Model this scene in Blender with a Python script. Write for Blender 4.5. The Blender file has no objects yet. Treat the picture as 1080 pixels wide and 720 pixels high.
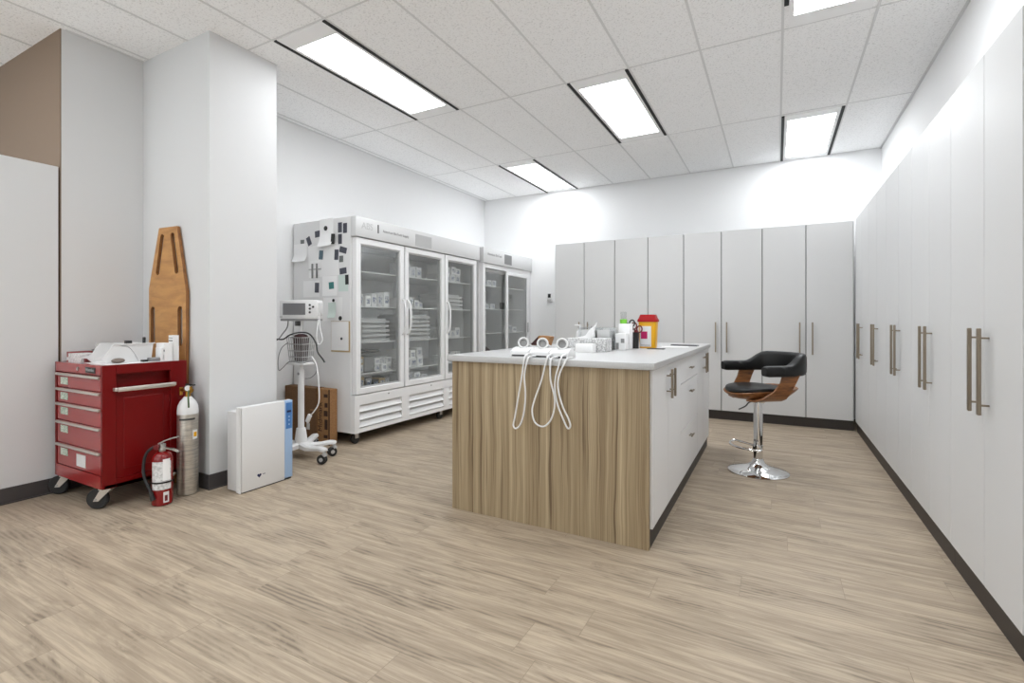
import bpy, bmesh, math, random
from mathutils import Vector, Matrix
R = math.radians
random.seed(7)
SC = bpy.context.scene
COL = SC.collection

# ------------------------------------------------------------------ camera
CAM_H, FPX, CX, CY, YAW = 1.13, 516.86, 540.0, 337.8, 0.495093
cam = bpy.data.cameras.new('camera')
cam.sensor_width = 36.0
cam.lens = 36.0 * FPX / 1080.0
cam.shift_y = (CY - 360.0) / 1080.0
cam.clip_start = 0.02
camo = bpy.data.objects.new('camera', cam)
camo.location = (0, 0, CAM_H)
camo.rotation_euler = (R(90), 0, YAW)
COL.objects.link(camo)
SC.camera = camo
FW = Vector((-math.sin(YAW), math.cos(YAW), 0)); RT = Vector((math.cos(YAW), math.sin(YAW), 0))
EYE = Vector((0, 0, CAM_H))

def ray(x, y): return FW + RT * ((x - CX) / FPX) + Vector((0, 0, 1)) * ((CY - y) / FPX)
def onx(x, y, X): d = ray(x, y); return EYE + d * (X / d.x)        # point of a wall plane X = const
def ony(x, y, Y): d = ray(x, y); return EYE + d * (Y / d.y)        # point of a wall plane Y = const
def onz(x, y, z): d = ray(x, y); return EYE + d * ((z - CAM_H) / d.z)

# ------------------------------------------------------------------ materials
def s2l(c):
    c = c / 255.0
    return c / 12.92 if c <= 0.04045 else ((c + 0.055) / 1.055) ** 2.4
def srgb(r, g, b): return (s2l(r), s2l(g), s2l(b), 1)

def mat(name, col, rough=0.5, metal=0.0, emit=None, estr=0.0, spec=0.5, coat=0.0):
    m = bpy.data.materials.new(name); m.use_nodes = True
    b = m.node_tree.nodes['Principled BSDF']
    b.inputs['Base Color'].default_value = col
    b.inputs['Roughness'].default_value = rough
    b.inputs['Metallic'].default_value = metal
    b.inputs['Specular IOR Level'].default_value = spec
    b.inputs['Coat Weight'].default_value = coat
    b.inputs['Coat Roughness'].default_value = 0.08
    if emit:
        b.inputs['Emission Color'].default_value = emit
        b.inputs['Emission Strength'].default_value = estr
    return m

class NT:
    """small node helper"""
    def __init__(self, m):
        self.t = m.node_tree; self.n = self.t.nodes; self.bsdf = self.n['Principled BSDF']
    def add(self, typ, **kw):
        nd = self.n.new(typ)
        for k, v in kw.items(): setattr(nd, k, v)
        return nd
    def link(self, a, b): self.t.links.new(a, b)
    def math(self, op, a, b=None):
        nd = self.add('ShaderNodeMath', operation=op)
        for i, v in enumerate((a, b)):
            if v is None: continue
            if isinstance(v, (int, float)): nd.inputs[i].default_value = v
            else: self.link(v, nd.inputs[i])
        return nd.outputs[0]
    def ramp(self, fac, stops):
        nd = self.add('ShaderNodeValToRGB'); self.link(fac, nd.inputs[0])
        e = nd.color_ramp.elements
        while len(e) < len(stops): e.new(0.5)
        for i, (p, c) in enumerate(stops): e[i].position = p; e[i].color = c
        return nd.outputs[0]
    def mix(self, fac, a, b, mode='MIX'):
        nd = self.add('ShaderNodeMix', data_type='RGBA', blend_type=mode)
        for sock, v in ((nd.inputs[0], fac), (nd.inputs[6], a), (nd.inputs[7], b)):
            if isinstance(v, (int, float, tuple)): sock.default_value = v
            else: self.link(v, sock)
        return nd.outputs[2]
    def coord(self, scale=(1, 1, 1), loc=(0, 0, 0), src=None):
        if src is None: src = self.add('ShaderNodeTexCoord').outputs['Object']
        mp = self.add('ShaderNodeMapping'); self.link(src, mp.inputs[0])
        mp.inputs['Scale'].default_value = scale; mp.inputs['Location'].default_value = loc
        return mp.outputs[0]
    def noise(self, vec, scale, detail=4, rough=0.55, dist=0.0):
        nd = self.add('ShaderNodeTexNoise'); self.link(vec, nd.inputs['Vector'])
        nd.inputs['Scale'].default_value = scale; nd.inputs['Detail'].default_value = detail
        nd.inputs['Roughness'].default_value = rough; nd.inputs['Distortion'].default_value = dist
        return nd.outputs['Fac']
    def bump(self, h, strength, dist=0.002):
        nd = self.add('ShaderNodeBump'); nd.inputs['Strength'].default_value = strength
        nd.inputs['Distance'].default_value = dist
        self.link(h, nd.inputs['Height']); self.link(nd.outputs[0], self.bsdf.inputs['Normal'])

def g(v): return (v, v, v, 1)

def floor_material():
    m = mat('vinyl_plank_floor', srgb(165, 148, 128), 0.5, spec=0.3); t = NT(m)
    base = t.coord()
    br = t.add('ShaderNodeTexBrick', offset=0.0, offset_frequency=1, squash=1.0)
    sep = t.add('ShaderNodeSeparateXYZ'); t.link(base, sep.inputs[0])
    row = t.math('FLOOR', t.math('DIVIDE', sep.outputs[1], 0.184))
    wn = t.add('ShaderNodeTexWhiteNoise', noise_dimensions='1D'); t.link(row, wn.inputs['W'])
    cb = t.add('ShaderNodeCombineXYZ'); t.link(t.math('ADD', sep.outputs[0], t.math('MULTIPLY', wn.outputs['Value'], 1.22)), cb.inputs[0]); t.link(sep.outputs[1], cb.inputs[1])
    t.link(cb.outputs[0], br.inputs['Vector'])
    br.inputs['Color1'].default_value = g(0); br.inputs['Color2'].default_value = g(1)
    br.inputs['Mortar'].default_value = g(0.5)
    br.inputs['Scale'].default_value = 1.0; br.inputs['Mortar Size'].default_value = 0.0011
    br.inputs['Mortar Smooth'].default_value = 0.1
    br.inputs['Brick Width'].default_value = 1.22; br.inputs['Row Height'].default_value = 0.184
    pid = br.outputs['Color']
    # shift the grain by plank so that it breaks at the joints
    sh = t.add('ShaderNodeVectorMath', operation='MULTIPLY_ADD')
    t.link(pid, sh.inputs[0]); sh.inputs[1].default_value = (7.3, 3.1, 5.7); t.link(cb.outputs[0], sh.inputs[2])
    v = sh.outputs[0]
    fine = t.noise(t.coord((1.9, 52, 1), src=v), 1.7, 6, 0.66, 0.5)
    mid = t.noise(t.coord((0.9, 12.0, 1), src=v), 1.6, 5, 0.64, 1.1)
    blot = t.noise(t.coord((1.35, 6.0, 1), (3, 1, 0), src=v), 1.3, 6, 0.66, 1.2)
    # cathedral rings inside the darker blotches
    wv = t.add('ShaderNodeTexWave', wave_type='RINGS', rings_direction='Z')
    t.link(t.coord((0.8, 6.5, 1), (0.3, 0.2, 0), src=v), wv.inputs['Vector'])
    wv.inputs['Scale'].default_value = 2.2; wv.inputs['Distortion'].default_value = 6.0
    wv.inputs['Detail'].default_value = 3.0; wv.inputs['Detail Scale'].default_value = 1.4
    fc = t.ramp(fine, [(0.40, g(0)), (0.58, g(1))])
    mc = t.ramp(mid, [(0.40, g(0)), (0.58, g(1))])
    light, dark = srgb(184, 168, 147), srgb(126, 111, 94)
    c = t.mix(t.math('MULTIPLY', t.math('SUBTRACT', 1.0, mc), 0.44), light, dark)
    c = t.mix(t.math('MULTIPLY', t.math('SUBTRACT', 1.0, fc), 0.34), c, srgb(112, 97, 82))
    bl = t.ramp(blot, [(0.50, g(0)), (0.64, g(1))])
    c = t.mix(t.math('MULTIPLY', bl, 0.68), c, t.mix(wv.outputs['Fac'], srgb(92, 79, 66), srgb(160, 146, 128)))
    c = t.mix(t.math('MULTIPLY', t.math('SUBTRACT', pid, 0.5), 0.16), c, srgb(196, 182, 163))
    c = t.mix(t.math('MULTIPLY', br.outputs['Fac'], 0.40), c, srgb(98, 85, 72))
    t.link(c, t.bsdf.inputs['Base Color'])
    t.link(t.math('ADD', t.math('MULTIPLY', fine, 0.2), 0.36), t.bsdf.inputs['Roughness'])
    t.bump(fine, 0.12, 0.001)
    return m

def veneer_material():
    m = mat('oak_veneer', srgb(140, 118, 92), 0.5, spec=0.3); t = NT(m)
    v = t.coord()
    wob = t.noise(t.coord((2.4, 1, 1.1)), 1.6, 2)
    off = t.add('ShaderNodeCombineXYZ'); t.link(t.math('MULTIPLY', wob, 0.035), off.inputs[0])
    ad = t.add('ShaderNodeVectorMath', operation='ADD'); t.link(v, ad.inputs[0]); t.link(off.outputs[0], ad.inputs[1])
    w = ad.outputs[0]
    band = t.noise(t.coord((22, 1, 0.22), src=w), 1.3, 4, 0.65)
    fine = t.noise(t.coord((130, 1, 1.3), src=w), 1.2, 4, 0.65)
    line = t.noise(t.coord((40, 1, 0.45), (5, 0, 0), src=w), 1.3, 3, 0.6)
    wide = t.noise(t.coord((5, 1, 0.2), (2, 0, 0), src=w), 1.3, 2, 0.5)
    c = t.ramp(band, [(0.34, srgb(146, 128, 101)), (0.5, srgb(170, 152, 122)), (0.64, srgb(194, 176, 145))])
    c = t.mix(t.math('MULTIPLY', t.ramp(wide, [(0.35, g(1)), (0.6, g(0))]), 0.35), c, srgb(126, 106, 80))
    c = t.mix(t.math('MULTIPLY', t.ramp(fine, [(0.36, g(1)), (0.6, g(0))]), 0.45), c, srgb(112, 94, 70))
    c = t.mix(t.math('MULTIPLY', t.ramp(line, [(0.36, g(1)), (0.42, g(0))]), 0.85), c, srgb(98, 80, 60))
    t.link(c, t.bsdf.inputs['Base Color'])
    t.bump(fine, 0.08, 0.001)
    return m

def ceiling_material():
    m = mat('mineral_fibre_tile', g(0.80), 0.95, spec=0.1); t = NT(m)
    v = t.coord()
    n = t.noise(v, 85, 3, 0.7)
    sp = t.ramp(n, [(0.34, g(0.74)), (0.46, g(0.965)), (0.75, g(0.975))])
    t.link(sp, t.bsdf.inputs['Base Color'])
    t.bump(n, 0.25, 0.004)
    return m

def speck_material(name, a, b, scale, rough=0.4):
    m = mat(name, a, rough); t = NT(m)
    n = t.noise(t.coord(), scale, 2, 0.6)
    t.link(t.ramp(n, [(0.42, a), (0.62, b)]), t.bsdf.inputs['Base Color'])
    return m

def wood_material(name, a, b, scale=(3, 3, 40), rough=0.4):
    m = mat(name, a, rough); t = NT(m)
    n = t.noise(t.coord(scale), 2.2, 5, 0.6, 0.5)
    t.link(t.ramp(n, [(0.32, b), (0.62, a)]), t.bsdf.inputs['Base Color'])
    return m

def glass_material(name, tint=(0.93, 0.95, 0.94, 1), ior=1.5, base=0.03):
    m = bpy.data.materials.new(name); m.use_nodes = True
    n = m.node_tree.nodes; n.clear()
    out = n.new('ShaderNodeOutputMaterial'); mx = n.new('ShaderNodeMixShader')
    tr = n.new('ShaderNodeBsdfTransparent'); gl = n.new('ShaderNodeBsdfGlossy'); fr = n.new('ShaderNodeLayerWeight')
    ad = n.new('ShaderNodeMath'); ad.operation = 'ADD'; ad.inputs[1].default_value = base
    fr.inputs['Blend'].default_value = 0.5
    pw = n.new('ShaderNodeMath'); pw.operation = 'POWER'; pw.inputs[1].default_value = 4.0
    pm_ = n.new('ShaderNodeMath'); pm_.operation = 'MULTIPLY'; pm_.inputs[1].default_value = 0.6
    tr.inputs['Color'].default_value = tint; gl.inputs['Roughness'].default_value = 0.02
    L = m.node_tree.links.new
    L(fr.outputs['Facing'], pw.inputs[0]); L(pw.outputs[0], pm_.inputs[0]); L(pm_.outputs[0], ad.inputs[0]); L(ad.outputs[0], mx.inputs[0]); L(tr.outputs[0], mx.inputs[1]); L(gl.outputs[0], mx.inputs[2])
    L(mx.outputs[0], out.inputs['Surface'])
    return m

def wall_material(name, col, rough=0.7):
    m = mat(name, col, rough, spec=0.2); t = NT(m)
    t.bump(t.noise(t.coord(), 180, 2), 0.04, 0.001)
    return m

M = {}
M['floor'] = floor_material()
M['veneer'] = veneer_material()
M['ceil'] = ceiling_material()
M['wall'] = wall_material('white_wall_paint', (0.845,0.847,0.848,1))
M['wall_shaded'] = wall_material('white_wall_paint_shaded', (0.68,0.683,0.686,1))  # same white paint, shade mixed into its colour for left walls and column
M['beige'] = wall_material('taupe_wall_paint', srgb(132, 114, 98))
M['grid'] = mat('ceiling_grid', g(0.72), 0.6)
M['slot'] = mat('black_slot', g(0.008), 0.7)
M['lightframe'] = mat('fixture_white', g(0.92), 0.5)
M['lamp'] = mat('lamp_diffuser', g(0.9), 0.5, emit=(0.95, 0.985, 1.02, 1), estr=8.4)
M['lamp_dim'] = mat('lamp_diffuser_tubes', g(0.9), 0.5, emit=(0.95, 0.985, 1.02, 1), estr=5.6)
M['lamp_mid'] = mat('lamp_diffuser_mid', g(0.9), 0.5, emit=(0.95, 0.985, 1.02, 1), estr=7.4)  # weaker output, eases the hot spots on the back wall
M['base'] = mat('dark_vinyl_base', srgb(70, 66, 66), 0.5)
M['toe'] = mat('dark_toe_kick', srgb(46, 40, 36), 0.5)
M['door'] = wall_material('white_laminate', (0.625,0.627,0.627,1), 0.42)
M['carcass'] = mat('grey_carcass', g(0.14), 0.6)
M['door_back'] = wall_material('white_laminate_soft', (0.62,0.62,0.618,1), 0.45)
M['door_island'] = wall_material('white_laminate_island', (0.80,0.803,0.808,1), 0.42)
M['nickel'] = mat('brushed_nickel', srgb(150, 138, 122), 0.38, 1.0)
M['steel'] = mat('steel', srgb(190, 190, 188), 0.28, 1.0)
M['chrome'] = mat('chrome', srgb(225, 225, 225), 0.06, 1.0)
M['quartz'] = speck_material('grey_quartz', g(0.46), g(0.52), 220, 0.3)
M['fridge'] = mat('fridge_white_enamel', g(0.80), 0.35)
M['fridge_side'] = mat('fridge_side_enamel', g(0.75), 0.4)
M['header'] = mat('fridge_header_grey', g(0.62), 0.4)
M['inner'] = mat('fridge_liner', g(0.92), 0.5)
M['white'] = mat('white_plastic', g(0.76), 0.35)
M['offwhite'] = mat('offwhite_plastic', g(0.62), 0.4)
M['paper'] = mat('paper', g(0.91), 0.8)
M['paper2'] = mat('paper_grey', g(0.86), 0.8)
M['greenpaper'] = mat('green_paper', srgb(206, 220, 214), 0.8)
M['film'] = speck_material('photo_print', srgb(32, 32, 44), srgb(92, 94, 108), 240, 0.3)
M['filmgrey'] = speck_material('photo_print_grey', srgb(60, 62, 64), srgb(140, 146, 142), 240, 0.3)
M['filmblue'] = speck_material('photo_print_blue', srgb(30, 52, 70), srgb(120, 150, 165), 240, 0.3)
M['teal'] = speck_material('teal_card', srgb(24, 92, 92), srgb(70, 150, 148), 200, 0.4)
M['black'] = mat('black_plastic', g(0.012), 0.4)
M['rubber'] = mat('black_rubber', g(0.015), 0.6)
M['darkgrey'] = mat('dark_grey_plastic', g(0.06), 0.45)
M['grey'] = mat('grey_plastic', g(0.28), 0.45)
M['lightgrey'] = mat('light_grey_plastic', g(0.45), 0.4)
M['red'] = mat('red_enamel', srgb(112, 8, 10), 0.36, spec=0.25, coat=0.06)
M['redfront_lit'] = mat('red_enamel_drawer_lit', srgb(160, 46, 46), 0.24, coat=0.5)  # same cart enamel, reflected room light lifted into the base colour
M['extred'] = mat('extinguisher_red', srgb(126, 12, 13), 0.25, coat=0.3)
M['trim'] = mat('aluminium_trim', srgb(214, 208, 200), 0.35, 0.7)
M['label'] = mat('label_white', g(0.74), 0.6)
M['labelgreen'] = speck_material('label_green_print', srgb(226, 232, 220), srgb(120, 150, 126), 160, 0.6)
M['ply'] = wood_material('varnished_plywood', srgb(198, 146, 86), srgb(170, 120, 66), (2, 2, 9), 0.35)
M['plyedge'] = wood_material('plywood_edge', srgb(150, 100, 52), srgb(112, 72, 36), (40, 40, 3), 0.5)
M['walnut'] = wood_material('walnut', srgb(150, 98, 54), srgb(98, 58, 30), (4, 26, 26), 0.35)
M['leather'] = mat('black_leather', g(0.006), 0.42, spec=0.35)
M['alu'] = wood_material('brushed_cylinder', srgb(206, 200, 190), srgb(170, 165, 158), (6, 6, 60), 0.35)
NT(M['alu']).bsdf.inputs['Metallic'].default_value = 0.85
M['cylwhite'] = mat('cylinder_white', g(0.72), 0.4)
M['brass'] = mat('brass', srgb(196, 148, 70), 0.3, 1.0)
M['hosegreen'] = mat('green_hose', srgb(70, 96, 50), 0.5)
M['green'] = mat('green_plastic', srgb(60, 150, 70), 0.4)
M['lime'] = mat('lime_cap', srgb(120, 196, 60), 0.4)
M['card'] = speck_material('cardboard', srgb(118, 86, 56), srgb(108, 78, 50), 60, 0.85)
M['card2'] = speck_material('cardboard_light', srgb(164, 122, 80), srgb(152, 112, 72), 60, 0.85)
M['brown'] = mat('brown_ink', srgb(62, 40, 26), 0.8)
M['blue'] = mat('light_blue_panel', srgb(160, 188, 222), 0.35)
M['blue2'] = mat('blue_panel', srgb(76, 124, 184), 0.35)
M['navy'] = mat('navy_print', srgb(20, 28, 70), 0.5)
M['yellow'] = mat('yellow_plastic', srgb(226, 166, 4), 0.35)
M['lidred'] = mat('red_lid', srgb(158, 2, 10), 0.5, spec=0.25)
M['pink'] = mat('magenta_print', srgb(190, 14, 96), 0.6)
M['burgundy'] = mat('burgundy_plastic', srgb(110, 22, 26), 0.35)
M['dkburgundy'] = mat('dark_burgundy', srgb(58, 26, 26), 0.6)
M['cartonred'] = mat('carton_red', srgb(150, 70, 70), 0.6)
M['tan'] = mat('tan_carton', srgb(178, 156, 116), 0.7)
M['screen'] = mat('screen_grey', srgb(120, 120, 122), 0.12)
M['ink'] = mat('grey_ink', g(0.20), 0.6)
M['pattern'] = speck_material('patterned_carton', g(0.72), g(0.34), 110, 0.7)
M['print'] = speck_material('printed_carton', g(0.76), g(0.50), 70, 0.7)
M['cardprint'] = speck_material('box_print', g(0.70), srgb(110, 120, 150), 60, 0.7)
M['clear'] = glass_material('clear_acrylic', (0.90, 0.91, 0.91, 1), 1.35, 0.06)
M['glass'] = glass_material('door_glass', (0.96, 0.97, 0.965, 1), 1.5, 0.10)
M['tissue'] = mat('tissue_paper', g(0.80), 0.9)
M['cord'] = mat('white_cord', g(0.78), 0.4)
M['greycord'] = mat('grey_cord', g(0.22), 0.5)
M['taupe'] = mat('grey_object', srgb(120, 108, 100), 0.7)

# ------------------------------------------------------------------ mesh building
ORIG = {}
class MB:
    def __init__(self): self.bm = bmesh.new()
    def _merge(self, b, mx=None):
        if mx is not None: bmesh.ops.transform(b, matrix=mx, verts=b.verts[:])
        me = bpy.data.meshes.new('tmp'); b.to_mesh(me); b.free()
        self.bm.from_mesh(me); bpy.data.meshes.remove(me)
        return self
    def box(self, x0, x1, y0, y1, z0, z1, bev=0.0, seg=2, mx=None):
        b = bmesh.new(); bmesh.ops.create_cube(b, size=1)
        for v in b.verts:
            v.co = Vector(((x0 + x1) / 2 + v.co.x * (x1 - x0), (y0 + y1) / 2 + v.co.y * (y1 - y0), (z0 + z1) / 2 + v.co.z * (z1 - z0)))
        if bev > 0: bmesh.ops.bevel(b, geom=b.edges[:], offset=bev, segments=seg, affect='EDGES', profile=0.5)
        return self._merge(b, mx)
    def lathe(self, prof, seg=32, mx=None, c=(0, 0, 0)):
        """prof: list of (r, z)"""
        b = bmesh.new(); rings = []
        for r, z in prof:
            if r < 1e-6: rings.append([b.verts.new((c[0], c[1], c[2] + z))])
            else: rings.append([b.verts.new((c[0] + r * math.cos(2 * math.pi * i / seg), c[1] + r * math.sin(2 * math.pi * i / seg), c[2] + z)) for i in range(seg)])
        for a, d in zip(rings, rings[1:]):
            for i in range(seg):
                j = (i + 1) % seg
                if len(a) == 1 and len(d) == 1: continue
                if len(a) == 1: b.faces.new((a[0], d[j], d[i]))
                elif len(d) == 1: b.faces.new((a[i], a[j], d[0]))
                else: b.faces.new((a[i], a[j], d[j], d[i]))
        for rg, fl in ((rings[0], True), (rings[-1], False)):
            if len(rg) > 1: b.faces.new(rg[::-1] if fl else rg)
        bmesh.ops.recalc_face_normals(b, faces=b.faces[:])
        return self._merge(b, mx)
    def cyl(self, p0, p1, r, r2=None, seg=20, bev=0.0):
        p0, p1 = Vector(p0), Vector(p1); d = p1 - p0; L = d.length
        r2 = r if r2 is None else r2
        mx = Matrix.Translation(p0) @ d.to_track_quat('Z', 'Y').to_matrix().to_4x4()
        pr = [(r - bev, 0), (r, bev), (r2, L - bev), (r2 - bev, L)] if bev else [(r, 0), (r2, L)]
        return self.lathe(pr, seg, mx)
    def loft(self, rings, closed=False, cap=True, mx=None):
        b = bmesh.new(); vs = [[b.verts.new(p) for p in rg] for rg in rings]; n = len(vs[0])
        pairs = list(zip(vs, vs[1:])) + ([(vs[-1], vs[0])] if closed else [])
        for a, d in pairs:
            for i in range(n):
                j = (i + 1) % n
                b.faces.new((a[i], a[j], d[j], d[i]))
        if cap and not closed:
            b.faces.new(vs[0][::-1]); b.faces.new(vs[-1])
        bmesh.ops.recalc_face_normals(b, faces=b.faces[:])
        return self._merge(b, mx)
    def tube(self, pts, r, seg=8, smooth=6, closed=False, mx=None):
        P = [Vector(p) for p in pts]; out = []
        n = len(P)
        rng = range(n if closed else n - 1)
        for i in rng:
            if closed: p0, p1, p2, p3 = P[(i - 1) % n], P[i], P[(i + 1) % n], P[(i + 2) % n]
            else: p0, p1, p2, p3 = P[max(i - 1, 0)], P[i], P[i + 1], P[min(i + 2, n - 1)]
            for k in range(smooth):
                t = k / smooth
                out.append(0.5 * ((2 * p1) + (p2 - p0) * t + (2 * p0 - 5 * p1 + 4 * p2 - p3) * t * t + (3 * p1 - p0 - 3 * p2 + p3) * t ** 3))
        if not closed: out.append(P[-1])
        rings = []; m = len(out); prev = None
        for i, p in enumerate(out):
            if closed: tg = out[(i + 1) % m] - out[(i - 1) % m]
            else: tg = out[min(i + 1, m - 1)] - out[max(i - 1, 0)]
            tg.normalize()
            if prev is None:
                prev = tg.orthogonal().normalized()
            prev = (prev - tg * prev.dot(tg))
            if prev.length < 1e-6: prev = tg.orthogonal()
            prev.normalize(); q = tg.cross(prev)
            rings.append([p + (prev * math.cos(2 * math.pi * k / seg) + q * math.sin(2 * math.pi * k / seg)) * r for k in range(seg)])
        return self.loft(rings, closed=closed, mx=mx)
    def prism(self, poly, axis, a0, a1, bev=0.0, mx=None):
        """poly: 2D points; axis 'x': (y,z), 'y': (x,z), 'z': (x,y); extruded from a0 to a1"""
        def p3(p, a): return {'x': (a, p[0], p[1]), 'y': (p[0], a, p[1]), 'z': (p[0], p[1], a)}[axis]
        b = bmesh.new(); A = [b.verts.new(p3(p, a0)) for p in poly]; B = [b.verts.new(p3(p, a1)) for p in poly]
        b.faces.new(A); b.faces.new(B[::-1]); n = len(A)
        for i in range(n): b.faces.new((A[i], B[i], B[(i + 1) % n], A[(i + 1) % n]))
        bmesh.ops.recalc_face_normals(b, faces=b.faces[:])
        if bev: bmesh.ops.bevel(b, geom=b.edges[:], offset=bev, segments=2, affect='EDGES', profile=0.5)
        return self._merge(b, mx)
    def sphere(self, c, r, sx=1, sy=1, sz=1, u=16, v=10):
        b = bmesh.new(); bmesh.ops.create_uvsphere(b, u_segments=u, v_segments=v, radius=r)
        return self._merge(b, Matrix.Translation(c) @ Matrix.Diagonal((sx, sy, sz, 1)))
    def build(self, name, m, parent=None, world=True, ang=35):
        """geometry is in world coordinates; under a thing it is shifted to the thing's origin (world=True)"""
        me = bpy.data.meshes.new(name)
        if parent is not None and world: bmesh.ops.translate(self.bm, vec=-ORIG[parent.name], verts=self.bm.verts[:])
        self.bm.to_mesh(me); self.bm.free()
        o = bpy.data.objects.new(name, me); COL.objects.link(o)
        for p in me.polygons: p.use_smooth = True
        me.set_sharp_from_angle(angle=R(ang))
        me.materials.append(M[m] if isinstance(m, str) else m)
        if parent is not None:
            o.parent = parent; ORIG[o.name] = ORIG[parent.name]
        else: ORIG[o.name] = Vector((0, 0, 0))
        return o

def thing(name, label, cat, loc=(0, 0, 0), rz=0.0, group=None):
    o = bpy.data.objects.new(name, None); COL.objects.link(o)
    o.empty_display_size = 0.05
    o.location = loc; o.rotation_euler = (0, 0, rz)
    o['label'] = label; o['category'] = cat
    if group: o['group'] = group
    ORIG[o.name] = Vector(loc)
    return o
def tag(o, label, cat, group=None):
    o['label'] = label; o['category'] = cat
    if group: o['group'] = group
    return o
def single(mb, name, m, label, cat, group=None):
    """a thing that is one mesh, its origin moved to its base"""
    zs = [v.co.z for v in mb.bm.verts]; xs = [v.co.x for v in mb.bm.verts]; ys = [v.co.y for v in mb.bm.verts]
    c = Vector(((min(xs) + max(xs)) / 2, (min(ys) + max(ys)) / 2, min(zs)))
    bmesh.ops.translate(mb.bm, vec=-c, verts=mb.bm.verts[:])
    o = mb.build(name, m); o.location = c; ORIG[o.name] = c
    return tag(o, label, cat, group)
def struct(mb, name, m):
    o = mb.build(name, m); o['kind'] = 'structure'; return o
def copy_tree(o, parent=None):
    c = o.copy(); COL.objects.link(c)
    if parent is not None: c.parent = parent
    for ch in list(o.children): copy_tree(ch, c)
    return c
def text(body, size, mx, m, parent, name='lettering', depth=0.0008):
    cu = bpy.data.curves.new('t', 'FONT'); cu.body = body; cu.size = size; cu.extrude = depth; cu.align_x = 'CENTER'; cu.align_y = 'CENTER'
    to = bpy.data.objects.new('t', cu); COL.objects.link(to)
    me = bpy.data.meshes.new_from_object(to)
    bpy.data.objects.remove(to); bpy.data.curves.remove(cu)
    me.transform(Matrix.Translation(-ORIG[parent.name]) @ mx)
    me.name = name
    o = bpy.data.objects.new(name, me); COL.objects.link(o); me.materials.clear(); me.materials.append(M[m]); o.parent = parent; ORIG[o.name] = ORIG[parent.name]
    return o
def face_px(p, rot=0):      # text frame on a face looking to +X: reads towards +Y
    return Matrix.Translation(p) @ Matrix(((0, 0, 1, 0), (1, 0, 0, 0), (0, 1, 0, 0), (0, 0, 0, 1))) @ Matrix.Rotation(rot, 4, 'Z')
def face_ny(p, rot=0):      # text frame on a face looking to -Y: reads towards +X
    return Matrix.Translation(p) @ Matrix.Rotation(R(90), 4, 'X') @ Matrix.Rotation(rot, 4, 'Z')
ORD = ['first', 'second', 'third', 'fourth', 'fifth', 'sixth', 'seventh', 'eighth', 'ninth', 'tenth']

# ------------------------------------------------------------------ the room
H, XL, XR, YB, YF = 3.067, -4.18, 1.035, 6.80, -3.3
struct(MB().box(-7.1, XR + 0.1, YF - 0.1, YB + 0.1, -0.1, 0), 'floor', 'floor')
struct(MB().box(-7.1, XR + 0.1, YF - 0.1, YB + 0.1, H, H + 0.1), 'ceiling', 'ceil')
struct(MB().box(-7.1, XR + 0.1, YB, YB + 0.1, 0, H), 'wall_back', 'wall')
struct(MB().box(XR, XR + 0.1, YF, YB, 0, H), 'wall_right', 'wall')
struct(MB().box(XL - 0.1, XL, 1.442, 2.2, 0, H), 'wall_left', 'wall_shaded')
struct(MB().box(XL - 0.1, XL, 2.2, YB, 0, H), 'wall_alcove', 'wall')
struct(MB().box(-7.0, XL - 0.001, 1.436, 1.442, 0, H), 'wall_niche', 'beige')
# unseen daylight windows added to lift the ceiling: behind camera and beyond the partition
WZ0, WZ1 = 0.45, 2.35
def added_window_wall(axis, p0, p1, a0, a1, w0, w1, wall_name, win_name, mullions):
    def bx_(mb, u0, u1, z0, z1, q0=p0, q1=p1):
        return mb.box(q0, q1, u0, u1, z0, z1) if axis == 'x' else mb.box(u0, u1, q0, q1, z0, z1)
    m = MB()
    bx_(m, a0, a1, 0, WZ0); bx_(m, a0, a1, WZ1, H); bx_(m, a0, w0, WZ0, WZ1); bx_(m, w1, a1, WZ0, WZ1)
    struct(m, wall_name, 'wall')
    f = MB(); q0, q1 = (p0 + p1) / 2 - 0.025, (p0 + p1) / 2 + 0.025
    bx_(f, w0, w1, WZ0, WZ0 + 0.05, q0, q1); bx_(f, w0, w1, WZ1 - 0.05, WZ1, q0, q1)
    for i in range(mullions + 1):
        u = w0 + (w1 - w0 - 0.05) * i / mullions
        bx_(f, u, u + 0.05, WZ0 + 0.05, WZ1 - 0.05, q0, q1)
    fo = f.build(win_name, 'white'); fo['kind'] = 'structure'
    g_ = MB(); bx_(g_, w0 + 0.05, w1 - 0.05, WZ0 + 0.05, WZ1 - 0.05, (p0 + p1) / 2 - 0.003, (p0 + p1) / 2 + 0.003)
    go = g_.build('added_window_pane', 'glass', fo)
added_window_wall('x', -7.1, -7.0, YF, 1.44, -2.9, 1.1, 'wall_far_left', 'added_window_1', 3)
added_window_wall('y', YF - 0.1, YF, -7.1, XR + 0.1, -6.4, 0.4, 'wall_front', 'added_window_2', 5)
struct(MB().box(XL, -3.335, 1.92, 2.42, 0, H), 'wall_column', 'wall_shaded')
struct(MB().box(XL - 0.09, XL, YF, 1.426, 0, 2.145), 'wall_partition', 'wall_shaded')
struct(MB().box(XL, XL + 0.008, YF, 1.42, 0.004, 0.098).box(XL, XL + 0.016, YF, 1.42, 0, 0.008), 'baseboard_partition', 'base')
struct(MB().box(XL, XL + 0.008, 1.45, 1.912, 0.0, 0.1), 'baseboard_left', 'base')
struct(MB().box(XL + 0.008, -3.327, 1.912, 1.92, 0, 0.1).box(-3.335, -3.327, 1.92, 2.42, 0, 0.1).box(-3.335, -3.319, 1.91, 2.42, 0, 0.008), 'baseboard_column', 'base')

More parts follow.
